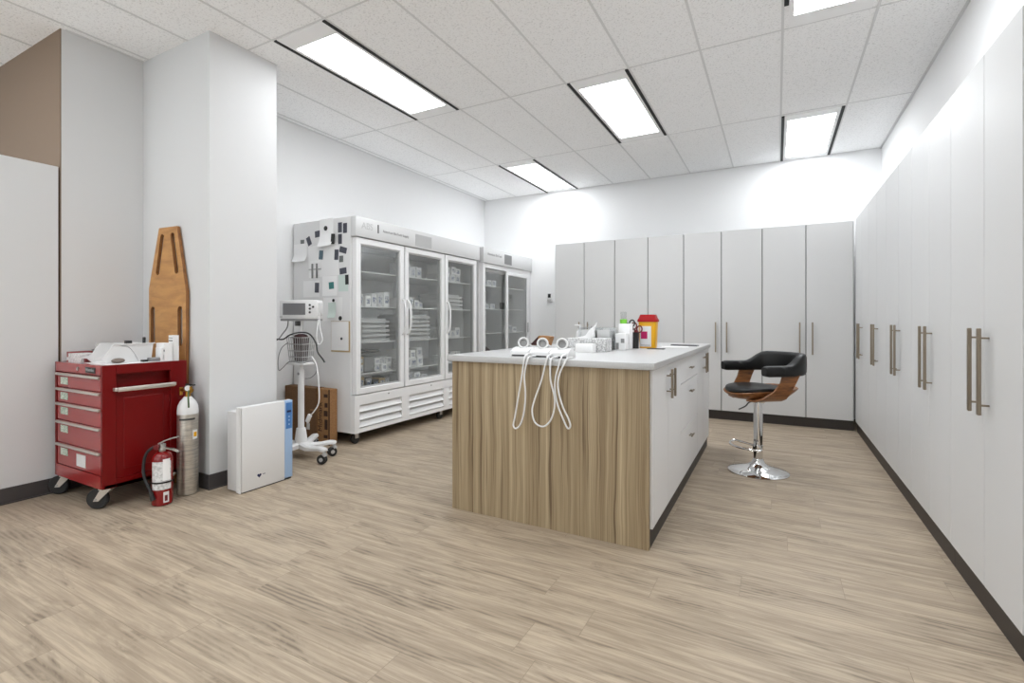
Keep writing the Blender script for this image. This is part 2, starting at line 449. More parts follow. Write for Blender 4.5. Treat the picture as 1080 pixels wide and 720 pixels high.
# ceiling grid: bays of 0.517 x 1.54 m
GX, PX_, GY, PY_ = 0.035, 0.5175, 3.732, 1.54
gb = MB()
for k in range(-13, 3):
    x = GX + k * PX_
    if x < XR - 0.02: gb.box(x - 0.008, x + 0.008, YF, YB, H - 0.003, H + 0.001)
for k in range(-4, 3):
    y = GY + k * PY_
    if YF < y < YB - 0.02: gb.box(-7.0, XR, y - 0.006, y + 0.006, H - 0.0025, H + 0.001)
for y in (YB,): gb.box(-7.0, XR, y - 0.02, y, H - 0.003, H + 0.001)
gb.box(XR - 0.02, XR, YF, YB, H - 0.003, H + 0.001); gb.box(XL, XL + 0.02, 1.46, YB, H - 0.003, H + 0.001)
struct(gb, 'trim_1', 'grid')

def ceiling_light(k, y0, y1, label, end=0.15, slot_end=None, lamp='lamp'):
    x0 = GX + k * PX_ + 0.012; x1 = GX + (k + 1) * PX_ - 0.012
    t = thing('ceiling_light', label, 'ceiling light', ((x0 + x1) / 2, (y0 + y1) / 2, H - 0.012), group='recessed ceiling lights')
    zt, zb = H + 0.0005, H - 0.006
    f = MB()
    f.box(x0 + 0.022, x1 - 0.022, y0 + 0.012, y0 + end, zb, zt).box(x0 + 0.022, x1 - 0.022, y1 - end, y1 - 0.012, zb, zt)
    f.box(x0 + 0.022, x0 + 0.05, y0 + end, y1 - end, zb, zt).box(x1 - 0.05, x1 - 0.022, y0 + end, y1 - end, zb, zt)
    f.build('frame', 'lightframe', t)
    MB().box(x0 + 0.05, x1 - 0.05, y0 + end, y1 - end, H - 0.004, zt).build('diffuser', lamp, t)
    for a, b in ((x0 - 0.006, x0 + 0.020), (x1 - 0.020, x1 + 0.006)):
        MB().box(a, b, y0 + 0.012, (slot_end or y1) - 0.012, H - 0.008, zt).build('air_slot', 'slot', t)
    return t
rows = {r: (GY + (r - 2) * PY_, GY + (r - 1) * PY_) for r in range(-3, 5)}
rows[3] = (GY + PY_ + 0.03, YB - 0.005)
ceiling_light(-6, *rows[1], 'long recessed ceiling light beside the white column, lamps showing through', lamp='lamp_dim')
ceiling_light(-3, *rows[2], 'recessed ceiling light over the island, between two black air slots')
ceiling_light(-6, *rows[3], 'recessed ceiling light at the back wall above the glass-door fridges', lamp='lamp_mid')
ceiling_light(0, *rows[3], 'recessed ceiling light at the back wall above the bar stool', lamp='lamp_mid')
ceiling_light(0, *rows[1], 'recessed ceiling light cut off by the top edge of the photo', slot_end=3.46)
ceiling_light(-3, *rows[0], 'recessed ceiling light overhead, nearest the camera')
for k, r, w in ((-6, -1, 'over the near floor on the red cart side'), 
                (-9, -1, 'added unseen beyond the low partition to light the taupe wall'), (-12, -2, 'behind the camera beyond the low partition'), (-3, -2, 'behind the camera in the middle of the room')):  # lamp by the taupe wall is an unseen addition to brighten it
    ceiling_light(k, *rows[r], 'recessed ceiling light ' + w, lamp='lamp_dim' if r == -1 else 'lamp')

# thermostat on the back wall
p = ony(580, 313, YB)
t = thing('thermostat', 'small white thermostat with black screen on the back wall beside the cabinets', 'thermostat', (p.x, YB, p.z - 0.075))
MB().box(p.x - 0.04, p.x + 0.04, YB - 0.022, YB + 0.001, p.z - 0.075, p.z + 0.06, 0.006).build('body', 'white', t)
MB().box(p.x - 0.022, p.x + 0.022, YB - 0.025, YB - 0.02, p.z - 0.012, p.z + 0.045, 0.001).build('screen', 'black', t)
MB().box(p.x - 0.03, p.x + 0.03, YB - 0.026, YB - 0.02, p.z - 0.062, p.z - 0.035, 0.002).build('button_panel', 'lightgrey', t)

# ------------------------------------------------------------------ tall cabinets
def bar_handle_y(x, yface, z0, z1, parent):        # on a door looking to -Y
    m = MB().box(x - 0.007, x + 0.007, yface - 0.045, yface - 0.033, z0, z1, 0.002, 1)
    for z in (z0 + 0.04, z1 - 0.04): m.cyl((x, yface - 0.034, z), (x, yface + 0.002, z), 0.004, seg=10)
    return m.build('handle', 'nickel', parent)
def bar_handle_x(y, xface, z0, z1, parent, side=-1, off=0.045):   # on a door looking to side*X
    a, b = xface + side * off, xface + side * (off - 0.012)
    m = MB().box(min(a, b), max(a, b), y - 0.008, y + 0.008, z0, z1, 0.002, 1)
    for z in (z0 + 0.037, z1 - 0.037): m.cyl((xface + side * (off - 0.011), y, z), (xface - side * 0.002, y, z), 0.004, seg=10)
    return m.build('handle', 'nickel', parent)

YC = 6.06
bx = [-2.614, -2.205, -1.80, -1.385, -0.967, -0.555, -0.140, 0.274, 0.692]
blab = ['tall white two-door cabinet on the back wall next to the thermostat',
        'second tall white cabinet from the thermostat, standing behind the tissue box',
        'third tall white cabinet from the thermostat, its two handles just beyond the island end',
        'tall white cabinet at the corner of the back wall, behind the bar stool']
for i in range(4):
    x0, xm, x1 = bx[2 * i], bx[2 * i + 1], bx[2 * i + 2]
    t = thing('tall_cabinet', blab[i], 'cabinet', ((x0 + x1) / 2, YC + 0.3, 0), group='tall cabinets on the back wall')
    MB().box(x0 + 0.001, x1 - 0.001, YC + 0.022, YB - 0.004, 0.1, 2.145).build('body', 'carcass', t)
    if i == 0: MB().box(x0 - 0.003, x0 + 0.001, YC + 0.005, YB - 0.004, 0.1, 2.146).build('side_panel', 'door_back', t)
    if i == 3: MB().box(x1 - 0.001, x1 + 0.003, YC + 0.005, YB - 0.004, 0.1, 2.146).build('side_panel', 'door_back', t)
    MB().box(x0 + 0.001, x1 - 0.001, YC + 0.014, YB - 0.004, 0, 0.1).build('toe_kick', 'toe', t)
    for a, b, hx in ((x0, xm, xm - 0.058), (xm, x1, xm + 0.058)):
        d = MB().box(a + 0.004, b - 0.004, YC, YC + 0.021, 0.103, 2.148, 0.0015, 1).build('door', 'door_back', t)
        bar_handle_y(hx, YC, 0.768, 1.11, d)

XC = 0.706
ry = [2.195, 2.945, 3.685, 4.450, 5.245, 6.046]; rm = [2.535, 3.31, 4.052, 4.84, 5.63]
rlab = ['nearest tall white cabinet of the side run, showing the largest pair of bar handles',
        'tall white cabinet of the side run, second from the near end',
        'middle tall white cabinet of the five in the side run',
        'tall white cabinet of the side run, second from the back corner',
        'tall white cabinet of the side run standing in the back corner']
for i in range(5):
    y0, ym, y1 = ry[i], rm[i], ry[i + 1]
    t = thing('tall_cabinet', rlab[i], 'cabinet', (XC + 0.16, (y0 + y1) / 2, 0), group='tall cabinets along the side wall')
    MB().box(XC + 0.022, XR - 0.004, y0 + 0.001, y1 - 0.001, 0.1, 2.155).build('body', 'carcass', t)
    if i == 0: MB().box(XC + 0.004, XR - 0.004, y0 - 0.004, y0 + 0.001, 0.1, 2.156).build('side_panel', 'door', t)
    MB().box(XC + 0.014, XR - 0.004, y0 + 0.001, y1 - 0.001, 0, 0.1).build('toe_kick', 'toe', t)
    for a, b, hy in ((y0, ym, ym - 0.052), (ym, y1, ym + 0.052)):
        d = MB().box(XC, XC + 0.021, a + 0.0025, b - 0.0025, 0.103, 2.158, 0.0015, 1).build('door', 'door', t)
        bar_handle_x(hy, XC, 0.77, 1.10, d, off=0.036)

# ------------------------------------------------------------------ island
CT = 0.922
IX0, IX1, IY0, IY1 = -1.722, -0.551, 2.432, 4.73
t = single(MB().box(IX0, IX1, IY0, IY0 + 0.022, 0, CT - 0.036), 'end_panel', 'veneer', 'wood-grain end panel closing the near face of the kitchen-height island', 'panel')
t = single(MB().box(-1.748, -0.52, 2.413, 4.712, CT - 0.035, CT, 0.003), 'worktop', 'quartz', 'pale grey stone worktop lying over the island cabinets', 'worktop')
ilab = ['white two-door base cabinet of the island beside the wood end panel', 'white base cabinet of the island with three drawers',
        'white two-door base cabinet at the far end of the island']
XI = -0.538
units = [(2.456, 2.855, 3.262), (3.264, None, 3.996), (3.998, 4.36, 4.728)]
for i, (y0, ym, y1) in enumerate(units):
    t = thing('base_cabinet', ilab[i], 'cabinet', (-1.12, (y0 + y1) / 2, 0), group='island base cabinets')
    MB().box(IX0 + 0.004, XI - 0.021, y0 + 0.001, y1 - 0.001, 0.095, CT - 0.036).build('body', 'door_island' if i == 2 else 'carcass', t)
    MB().box(IX0 + 0.02, XI - 0.014, y0 + 0.001, y1 - 0.001, 0, 0.095).build('toe_kick', 'toe', t)
    if ym:
        for a, b, hy in ((y0, ym, ym - 0.045), (ym, y1, ym + 0.045)):
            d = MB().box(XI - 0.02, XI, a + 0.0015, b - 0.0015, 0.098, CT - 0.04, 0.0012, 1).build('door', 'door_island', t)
            bar_handle_x(hy, XI, 0.70, 0.86, d, side=1, off=0.036)
    else:
        for z0, z1 in ((0.098, 0.408), (0.412, 0.718), (0.722, CT - 0.04)):
            d = MB().box(XI - 0.02, XI, y0 + 0.0015, y1 - 0.0015, z0, z1, 0.0012, 1).build('drawer', 'door_island', t)
            zc = (z0 + z1) / 2 if z1 - z0 < 0.2 else z1 - 0.08
            k = MB().box(XI + 0.018, XI + 0.026, 3.58, 3.68, zc - 0.005, zc + 0.005, 0.0015, 1)
            for yy in (3.605, 3.655): k.cyl((XI - 0.001, yy, zc), (XI + 0.019, yy, zc), 0.0035, seg=8)
            k.build('handle', 'nickel', d)

# ------------------------------------------------------------------ three-door fridge
def fridge_caster(x, y, parent, rw=0.05):
    c = MB().box(x - 0.03, x + 0.03, y - 0.03, y + 0.03, 0.098, 0.108).box(x - 0.004 - 0.02, x - 0.02, y - 0.02, y + 0.02, rw, 0.10).box(x + 0.02, x + 0.024, y - 0.02, y + 0.02, rw, 0.10)
    cb = c.build('caster', 'steel', parent)
    MB().cyl((x - 0.017, y, rw - 0.002), (x + 0.017, y, rw - 0.002), rw - 0.003, seg=20, bev=0.004).build('wheel', 'rubber', cb)
FX, FXB, FB = -3.335, -3.39, XL + 0.02
def fridge_body(t, y0, y1, z0, z1, floor_z):
    b = MB()
    b.box(FB, FXB, y0, y0 + 0.045, z0, z1).box(FB, FXB, y1 - 0.045, y1, z0, z1)
    b.box(FB, FB + 0.05, y0 + 0.045, y1 - 0.045, z0, z1).box(FB + 0.05, FXB, y0 + 0.045, y1 - 0.045, z1 - 0.17, z1)
    b.box(FB + 0.05, FXB, y0 + 0.045, y1 - 0.045, z0, floor_z)
    return b.build('body', 'fridge_side', t)
def shelf_mesh(x0, x1, y0, y1, z):
    m = MB().box(x1 - 0.012, x1, y0, y1, z - 0.012, z, 0.002, 1).box(x0, x0 + 0.006, y0, y1, z - 0.006, z)
    n = max(4, int((y1 - y0) / 0.03))
    for i in range(n + 1):
        y = y0 + (y1 - y0) * i / n
        m.box(x0, x1 - 0.006, y - 0.0022, y + 0.0022, z - 0.006, z - 0.001)
    return m

F0, F1 = 3.205, 5.29
fr = thing('glass_door_fridge', 'large white three-door glass fridge on casters with papers stuck on its side', 'fridge', ((FX + FB) / 2, (F0 + F1) / 2, 0))
fridge_body(fr, F0, F1, 0.108, 2.072, 0.47)
MB().box(FB + 0.051, FB + 0.056, F0 + 0.046, F1 - 0.046, 0.48, 1.89).box(FB + 0.056, FXB - 0.02, F0 + 0.046, F0 + 0.05, 0.48, 1.89).build('liner', 'inner', fr)
hd = MB().box(FXB, -3.322, F0, F1, 1.892, 2.072, 0.004).build('header', 'header', fr)
text('ABS', 0.085, face_px((-3.3215, 3.345, 1.995)), 'lightgrey', hd)
MB().box(-3.3225, -3.3205, 3.475, 3.492, 1.955, 2.035).build('logo_bar', 'darkgrey', hd)
text('American BioTech Supply', 0.036, face_px((-3.3215, 3.735, 1.985)), 'ink', hd)
MB().box(-3.3225, -3.320, 4.03, 4.30, 1.915, 2.035, 0.001, 1).build('control_panel', 'lightgrey', hd)
# base with three louvre panels
kb = MB().box(FXB, FX, F0, F1, 0.36, 0.448).box(FXB, FX, F0, F1, 0.108, 0.148)
lv = [(3.262, 3.835), (3.945, 4.535), (4.645, 5.23)]
ed = [F0] + [v for a in lv for v in a] + [F1]
for i in range(0, len(ed), 2): kb.box(FXB, FX, ed[i], ed[i + 1], 0.146, 0.362)
kp = kb.build('base_panel', 'fridge', fr)
for y0, y1 in lv:
    lm = MB()
    for j in range(3):
        zb = 0.150 + j * 0.070
        lm.prism([(FXB + 0.012, zb + 0.060), (FX - 0.006, zb + 0.002), (FX + 0.002, zb + 0.008), (FXB + 0.018, zb + 0.066)], 'y', y0, y1)
    lm.build('louvre', 'fridge', kp)
    MB().box(FXB + 0.002, FXB + 0.006, y0, y1, 0.146, 0.362).build('grille_back', 'black', kp)
for y in (3.64, 4.31, 4.98): MB().cyl((FX - 0.004, y, 0.42), (FX + 0.002, y, 0.42), 0.007, seg=12).build('lock', 'darkgrey', kp)
for x, y in ((-3.41, 3.28), (-3.41, 4.56), (-3.41, 5.2), (-4.08, 3.28), (-4.08, 5.2)): fridge_caster(x, y, fr)
fd = [(3.222, 3.868, 'far'), (3.886, 4.556, 'near'), (4.574, 5.236, 'near')]
def glass_door(t, x0, x1, y0, y1, z0, z1, fw, name='door', mname='fridge'):
    f = MB().box(x0, x1, y0, y1, z0, z0 + fw, 0.004, 1).box(x0, x1, y0, y1, z1 - fw, z1, 0.004, 1)
    f.box(x0, x1, y0, y0 + fw, z0 + fw - 0.004, z1 - fw + 0.004, 0.004, 1).box(x0, x1, y1 - fw, y1, z0 + fw - 0.004, z1 - fw + 0.004, 0.004, 1)
    d = f.build(name, mname, t)
    a0, a1, b0, b1 = y0 + fw, y1 - fw, z0 + fw, z1 - fw
    MB().box(x0 + 0.004, x1 - 0.012, a0, a0 + 0.014, b0, b1).box(x0 + 0.004, x1 - 0.012, a1 - 0.014, a1, b0, b1).box(x0 + 0.004, x1 - 0.012, a0 + 0.014, a1 - 0.014, b0, b0 + 0.014).box(x0 + 0.004, x1 - 0.012, a0 + 0.014, a1 - 0.014, b1 - 0.014, b1).build('gasket', 'lightgrey', d)
    MB().box(x1 - 0.022, x1 - 0.018, a0 + 0.012, a1 - 0.012, b0 + 0.012, b1 - 0.012).build('pane', 'glass', d)
    return d
for y0, y1, hs in fd:
    d = glass_door(fr, FXB + 0.004, FX, y0, y1, 0.456, 1.884, 0.055)
    yh = y1 - 0.03 if hs == 'far' else y0 + 0.03
    MB().tube([(FX - 0.002, yh, 1.34), (FX + 0.022, yh, 1.325), (FX + 0.042, yh, 1.26), (FX + 0.046, yh, 1.165), (FX + 0.042, yh, 1.07), (FX + 0.022, yh, 1.005), (FX - 0.002, yh, 0.99)], 0.0115, 10).build('handle', 'white', d)
ys = onx(430, 340, FX)
MB().box(FX - 0.016, FX - 0.006, 3.948, 3.966, 1.00, 1.25, 0.002).build('key_tag', 'darkgrey', fr)
bays = [(F0 + 0.055, 3.872), (3.880, 4.560), (4.568, F1 - 0.055)]
SZ = [0.628, 0.925, 1.265, 1.595]
TN = 5
for y0, y1 in bays:
    for z in SZ: shelf_mesh(FB + 0.06, FXB - 0.035, y0, y1, z).build('shelf', 'white', fr)
for y in (3.876, 4.564): MB().box(FXB - 0.03, FXB, y - 0.02, y + 0.02, 0.47, 1.90).box(FB + 0.06, FB + 0.075, y - 0.012, y + 0.012, 0.47, 1.90).build('mullion', 'inner', fr)

# cartons inside
def carton_row(bay, z, y_from, y_to, hmin, hmax, n, where, mats, rowsn=1, x_front=-3.46, nm='carton', cat='carton'):
    w = (y_to - y_from) / n
    c = 0
    for k in range(n):
        zz = z
        for r in range(rowsn):
            h = random.uniform(hmin, hmax); d = random.uniform(0.12, 0.2)
            y0 = y_from + k * w + 0.003; y1 = y0 + w * random.uniform(0.80, 0.95)
            xf = x_front - random.uniform(0, 0.03) - (0.004 * r)
            mname = mats[(c + k) % len(mats)]
            lv_ = '' if rowsn == 1 else (' lower layer,' if r == 0 else ' upper layer,')
            t = thing('carton', f'pale carton, {ORD[k]} from near side,{lv_} {where}', cat, (xf - d / 2, (y0 + y1) / 2, zz), group='cartons on ' + where)
            MB().box(xf - d, xf, y0, y1, zz, zz + h, 0.001, 1).build('box', mname, t)
            MB().box(xf - 0.0005, xf + 0.0008, y0 + 0.2 * (y1 - y0), y1 - 0.15 * (y1 - y0), zz + 0.25 * h, zz + 0.75 * h).build('printed_label', 'cardprint', t)
            zz += h + 0.0005; c += 1
def tray_stack(y0, y1, z, n, where):
    for k in range(n):
        zz = z + k * 0.045
        xf = -3.47 - random.uniform(0, 0.012)
        m = MB().box(xf - 0.3, xf, y0, y1, zz, zz + 0.004)
        m.box(xf - 0.3, xf - 0.296, y0, y1, zz + 0.004, zz + 0.026).box(xf - 0.004, xf, y0, y1, zz + 0.004, zz + 0.026).box(xf - 0.296, xf - 0.004, y0, y0 + 0.004, zz + 0.004, zz + 0.026).box(xf - 0.296, xf - 0.004, y1 - 0.004, y1, zz + 0.004, zz + 0.026)
        m.box(xf - 0.29, xf - 0.03, y0 + 0.02, y1 - 0.02, zz + 0.004, zz + 0.0448)
        single(m, 'tray', 'offwhite', f'flat pale tray, {ORD[k]} up in stack on {where}', 'tray', 'trays on ' + where)
W = [['white', 'paper', 'print'], ['print', 'paper2', 'white', 'paper']]
d1, d2, d3 = 'behind first glass door', 'behind second glass door', 'behind third glass door'
carton_row(0, SZ[2], 3.29, 3.80, 0.10, 0.15, 6, 'third shelf ' + d1, W[0])
tray_stack(3.30, 3.80, SZ[1], 5, 'second shelf ' + d1)
carton_row(0, SZ[0], 3.29, 3.45, 0.07, 0.09, 2, 'bottom shelf ' + d1, ['tan', 'print'], 2)
carton_row(0, SZ[0], 3.60, 3.84, 0.06, 0.07, 3, 'bottom shelf ' + d1 + ' beside pouch', W[1], 2)
single(MB().box(-3.62, -3.47, 3.46, 3.59, SZ[0], SZ[0] + 0.15, 0.02), 'pouch', 'grey', 'dark grey pouch between cartons on the bottom shelf of the three-door fridge', 'pouch')
tr = MB().box(-3.72, -3.46, 3.30, 3.66, SZ[0] + 0.185, SZ[0] + 0.215, 0.012)
single(tr, 'dark_tray', 'darkgrey', 'black shallow tray lying on cartons behind the first glass door', 'tray')
carton_row(0, 0.471, 3.29, 3.82, 0.07, 0.12, 6, 'floor ' + d1, ['darkgrey', 'grey', 'tan', 'lightgrey', 'grey', 'print'])
single(MB().box(-3.52, -3.47, 3.275, 3.30, SZ[1], SZ[1] + 0.2, 0.004), 'data_logger', 'darkgrey', 'slim black recorder standing at the near edge behind the first glass door', 'recorder')
carton_row(1, SZ[3], 3.95, 4.32, 0.11, 0.15, 4, 'top shelf ' + d2, W[1])
carton_row(1, SZ[2], 3.93, 4.34, 0.06, 0.13, 5, 'third shelf ' + d2, W[0])
tray_stack(3.94, 4.46, SZ[1], 6, 'second shelf ' + d2)
carton_row(1, SZ[0], 3.93, 4.34, 0.085, 0.105, 4, 'bottom shelf ' + d2, W[1], 2)
carton_row(1, 0.471, 3.95, 4.42, 0.06, 0.10, 4, 'floor ' + d2, W[0])
carton_row(2, SZ[3], 4.66, 5.10, 0.07, 0.10, 4, 'top shelf ' + d3, W[0], 2)
tray_stack(4.64, 5.12, SZ[2], 4, 'third shelf ' + d3)
carton_row(2, SZ[1], 4.66, 5.08, 0.08, 0.12, 4, 'second shelf ' + d3, W[1])
carton_row(2, SZ[0], 4.66, 5.08, 0.08, 0.12, 4, 'bottom shelf ' + d3, W[1])

# ------------------------------------------------------------------ sliding-door fridge
G0, G1 = 5.372, 6.782
f2 = thing('sliding_door_fridge', 'smaller white glass fridge with two sliding doors in the back corner', 'fridge', ((FX + FB) / 2, (G0 + G1) / 2, 0))
fridge_body(f2, G0, G1, 0.108, 2.072, 0.30)
MB().box(FB + 0.051, FB + 0.056, G0 + 0.046, G1 - 0.046, 0.31, 1.89).build('liner', 'inner', f2)
hd = MB().box(FXB, -3.315, G0, G1, 1.88, 2.078, 0.004).build('header', 'header', f2)
text('American BioTech', 0.05, face_px((-3.3145, 5.66, 2.0)), 'ink', hd)
MB().box(-3.3155, -3.313, 5.92, 6.13, 1.91, 2.045, 0.001, 1).build('control_panel', 'ink', hd)
fm = MB().box(FXB, FX, G0 + 0.02, G0 + 0.075, 0.25, 1.878).box(FXB, FX, G1 - 0.065, G1 - 0.02, 0.25, 1.878).box(FXB, FX, G0 + 0.075, G1 - 0.065, 1.82, 1.878).box(FXB, FX, G0 + 0.075, G1 - 0.065, 0.25, 0.33)
fm.build('door_frame', 'fridge', f2)
MB().box(FXB, FX, G0, G1, 0.108, 0.248).build('base_panel', 'fridge', f2)
glass_door(f2, FXB + 0.002, FXB + 0.024, G0 + 0.076, 6.115, 0.332, 1.818, 0.035, 'sliding_door', 'lightgrey')
d = glass_door(f2, FXB + 0.028, FX + 0.002, 6.02, G1 - 0.067, 0.332, 1.818, 0.05, 'sliding_door')
MB().box(FX + 0.001, FX + 0.012, 6.66, 6.69, 0.95, 1.10, 0.003).build('handle', 'lightgrey', d)
for z in (0.62, 0.96, 1.29, 1.60): shelf_mesh(FB + 0.06, FXB - 0.04, G0 + 0.05, G1 - 0.05, z).build('shelf', 'white', f2)
for x, y in ((-3.42, 5.46), (-3.42, 6.7), (-4.08, 5.46), (-4.08, 6.7)): fridge_caster(x, y, f2)
d4 = 'in sliding-door fridge'
single(MB().prism([(5.52, 0.621), (5.86, 0.621), (5.86, 0.70), (5.60, 0.82), (5.52, 0.80)], 'x', -3.75, -3.47, 0.01), 'paper_bag', 'dkburgundy', 'dark brown slumped bag on the low shelf of the sliding-door fridge', 'bag')
t = thing('tub', 'round pale tub standing on a shelf of the sliding-door fridge', 'tub', (-3.55, 5.58, 0.961))
MB().lathe([(0.0, 0), (0.055, 0), (0.062, 0.11), (0, 0.11)], 24, c=(-3.55, 5.58, 0.961)).build('cup', 'offwhite', t)
MB().lathe([(0.066, 0.108), (0.066, 0.125), (0.0, 0.13)], 24, c=(-3.55, 5.58, 0.961)).build('lid', 'white', t)
single(MB().box(-3.52, -3.48, 6.14, 6.22, 1.291, 1.39, 0.004), 'thermometer_unit', 'black', 'small black display unit on a shelf behind the far sliding door', 'display')
carton_row(0, 1.601, 5.50, 5.95, 0.07, 0.10, 4, 'top shelf ' + d4, W[0])
carton_row(0, 1.291, 5.50, 5.95, 0.06, 0.08, 3, 'upper middle shelf ' + d4, W[1])
carton_row(0, 0.961, 6.20, 6.60, 0.06, 0.10, 3, 'lower middle shelf ' + d4, W[0])

# ------------------------------------------------------------------ papers, prints and magnets on the fridge side
YS = F0 + 0.0004
def side_sheet(x0, y0, x1, y1, name, m, label, cat, tilt=0, group=None, lift=0.0, curl=0.0, th=0.0007):
    a, b = ony(x0, y0, YS), ony(x1, y1, YS)
    cx, cz = (a.x + b.x) / 2, (a.z + b.z) / 2; w, h = abs(b.x - a.x) / 2, abs(a.z - b.z) / 2
    n = 6 if curl else 1
    rings = []
    for i in range(n + 1):
        v = -1 + 2 * i / n
        out = lift + curl * max(0, -v) ** 2
        row = []
        for u, dy in ((-1, 0), (1, 0), (1, -th), (-1, -th)):
            px, pz = u * w, v * h
            row.append((cx + px * math.cos(tilt) - pz * math.sin(tilt), YS - out + dy, cz + px * math.sin(tilt) + pz * math.cos(tilt)))
        rings.append(row)
    return single(MB().loft(rings), name, m, label, cat, group)
gp, gf, gm = 'papers on the fridge side', 'photo prints on the fridge side', 'round magnets on the fridge side'
side_sheet(337.5, 231.5, 351.7, 259, 'paper_sheet', 'paper', 'topmost white sheet on the fridge side, lower edge lifted, under round magnet', 'paper', 0.02, gp, 0.0016, 0.035)
side_sheet(310, 258, 324, 275.5, 'paper_sheet', 'paper2', 'white sheet with lifted lower edge beside the wall edge of the fridge side', 'paper', 0.0, gp, 0.0016, 0.03)
side_sheet(325.5, 259.5, 357, 290.5, 'paper_sheet', 'paper2', 'largest white sheet in the middle of the fridge side, behind the blue-tinted print', 'paper', 0.03, gp, 0.0, 0.0)
side_sheet(320, 296.5, 337, 313, 'paper_sheet', 'paper2', 'white sheet on the fridge side just above the monitor, holding one dark print', 'paper', 0.0, gp)
side_sheet(340, 291.5, 355.5, 311.5, 'paper_sheet', 'paper', 'white sheet on the fridge side carrying the teal card', 'paper', 0.0, gp)
side_sheet(357, 290, 367.3, 307, 'paper_sheet', 'greenpaper', 'pale green-tinted sheet on the fridge side near the front corner', 'paper', 0.0, gp)
side_sheet(341, 314, 361, 338.5, 'paper_sheet', 'paper2', 'white sheet on the fridge side behind the pale green slip', 'paper', 0.0, gp)
side_sheet(346.5, 319, 354.5, 335, 'paper_slip', 'greenpaper', 'pale green slip beside the monitor on the fridge side, lower edge lifted', 'paper', 0.04, gp, 0.0016, 0.02)
c = thing('clipboard', 'white papers on a thin tan board, lowest item on the fridge side', 'clipboard', ony(359.5, 371, YS))
a, b = ony(349.5, 338.5, YS), ony(369.3, 371.5, YS)
MB().box(a.x, b.x, YS - 0.004, YS, b.z, a.z).build('board', 'tan', c)
MB().box(a.x + 0.004, b.x - 0.016, YS - 0.006, YS - 0.004, b.z + 0.014, a.z - 0.004).build('paper', 'paper2', c)
c = thing('key_slip', 'white slip with dark metal clips left of centre on the fridge side', 'clip', ony(332, 293, YS))
a, b = ony(327, 275, YS - 0.002), ony(338, 293, YS - 0.002)
MB().box(a.x, b.x, YS - 0.003, YS - 0.0016, b.z + 0.03, a.z).build('slip', 'paper', c)
for dx in (0.2, 0.62):
    xx = a.x + dx * (b.x - a.x)
    MB().box(xx, xx + 0.018, YS - 0.012, YS - 0.003, b.z, a.z - 0.03, 0.003).build('metal_clip', 'ink', c)
MB().box(a.x - 0.01, b.x + 0.01, YS - 0.010, YS - 0.003, (a.z + b.z) / 2 - 0.005, (a.z + b.z) / 2 + 0.005).build('bar', 'lightgrey', c)
films = [(358.75, 239.8, 4.2, 10, 0, 'film', 'dark photo print in the top row, first of the pair by the header'),
         (364, 240.4, 4.2, 10, 0, 'film', 'dark photo print in the top row, touching the header corner'),
         (353, 252.2, 4, 10.3, -0.1, 'black', 'plain black print half over the lifted white sheet'),
         (358.75, 252, 4, 10, 0, 'film', 'dark photo print directly below the top pair'),
         (362, 263.5, 7.6, 5.6, -0.28, 'film', 'wide tilted dark print below the top pair'),
         (355, 268.5, 4.2, 10.5, -0.06, 'film', 'upright dark print at the edge of the largest sheet'),
         (360, 273, 4.2, 6.4, 0, 'filmgrey', 'small grey print under the wide tilted one'),
         (362, 285.6, 7.2, 6, 0.1, 'film', 'wide dark print just above the green-tinted sheet'),
         (366, 294.8, 3.6, 10, 0.03, 'black', 'narrow black print against the front corner'),
         (334.4, 303.3, 4.4, 10.3, -0.05, 'film', 'lone dark print just above the monitor'),
         (335.4, 246.7, 6.2, 6, 0.08, 'film', 'small square dark print high on the wall side'),
         (326, 254.3, 4, 9, 0.42, 'film', 'dark print tilted to one side high near the wall'),
         (319, 257.5, 4, 8.8, -0.03, 'filmgrey', 'grey upright print closest to the wall'),
         (338.7, 268.8, 4.2, 9.2, -0.1, 'filmblue', 'blue-tinted print on the largest sheet')]
for x, y, w, h, tl, m, lb in films:
    side_sheet(x - w / 2, y - h / 2, x + w / 2, y + h / 2, 'photo_print', m, lb + ', fridge side', 'photo print', tl, gf, 0.0015 if m != 'black' else 0.022 if x < 360 else 0.0015)
side_sheet(347, 297.5, 352.2, 304.5, 'card', 'teal', 'teal card stuck on a white sheet on the fridge side', 'card', 0.06, None, 0.0012)
for x, y, r, lb in ((344, 240.8, 0.022, 'round black magnet holding the topmost white sheet'), (352.2, 316.7, 0.014, 'small dark magnet above the pale green slip'),
                    (359.4, 335.5, 0.02, 'round dark magnet below the pale green slip'), (361, 357, 0.012, 'small dark magnet on the tan clipboard')):
    p = ony(x, y, YS)
    lift = 0.0066 if y > 350 else 0.0028
    single(MB().cyl((p.x, YS - lift - 0.008, p.z), (p.x, YS - lift + 0.0005, p.z), r, seg=20, bev=0.002), 'magnet', 'black', lb + ' on the fridge side', 'magnet', gm)

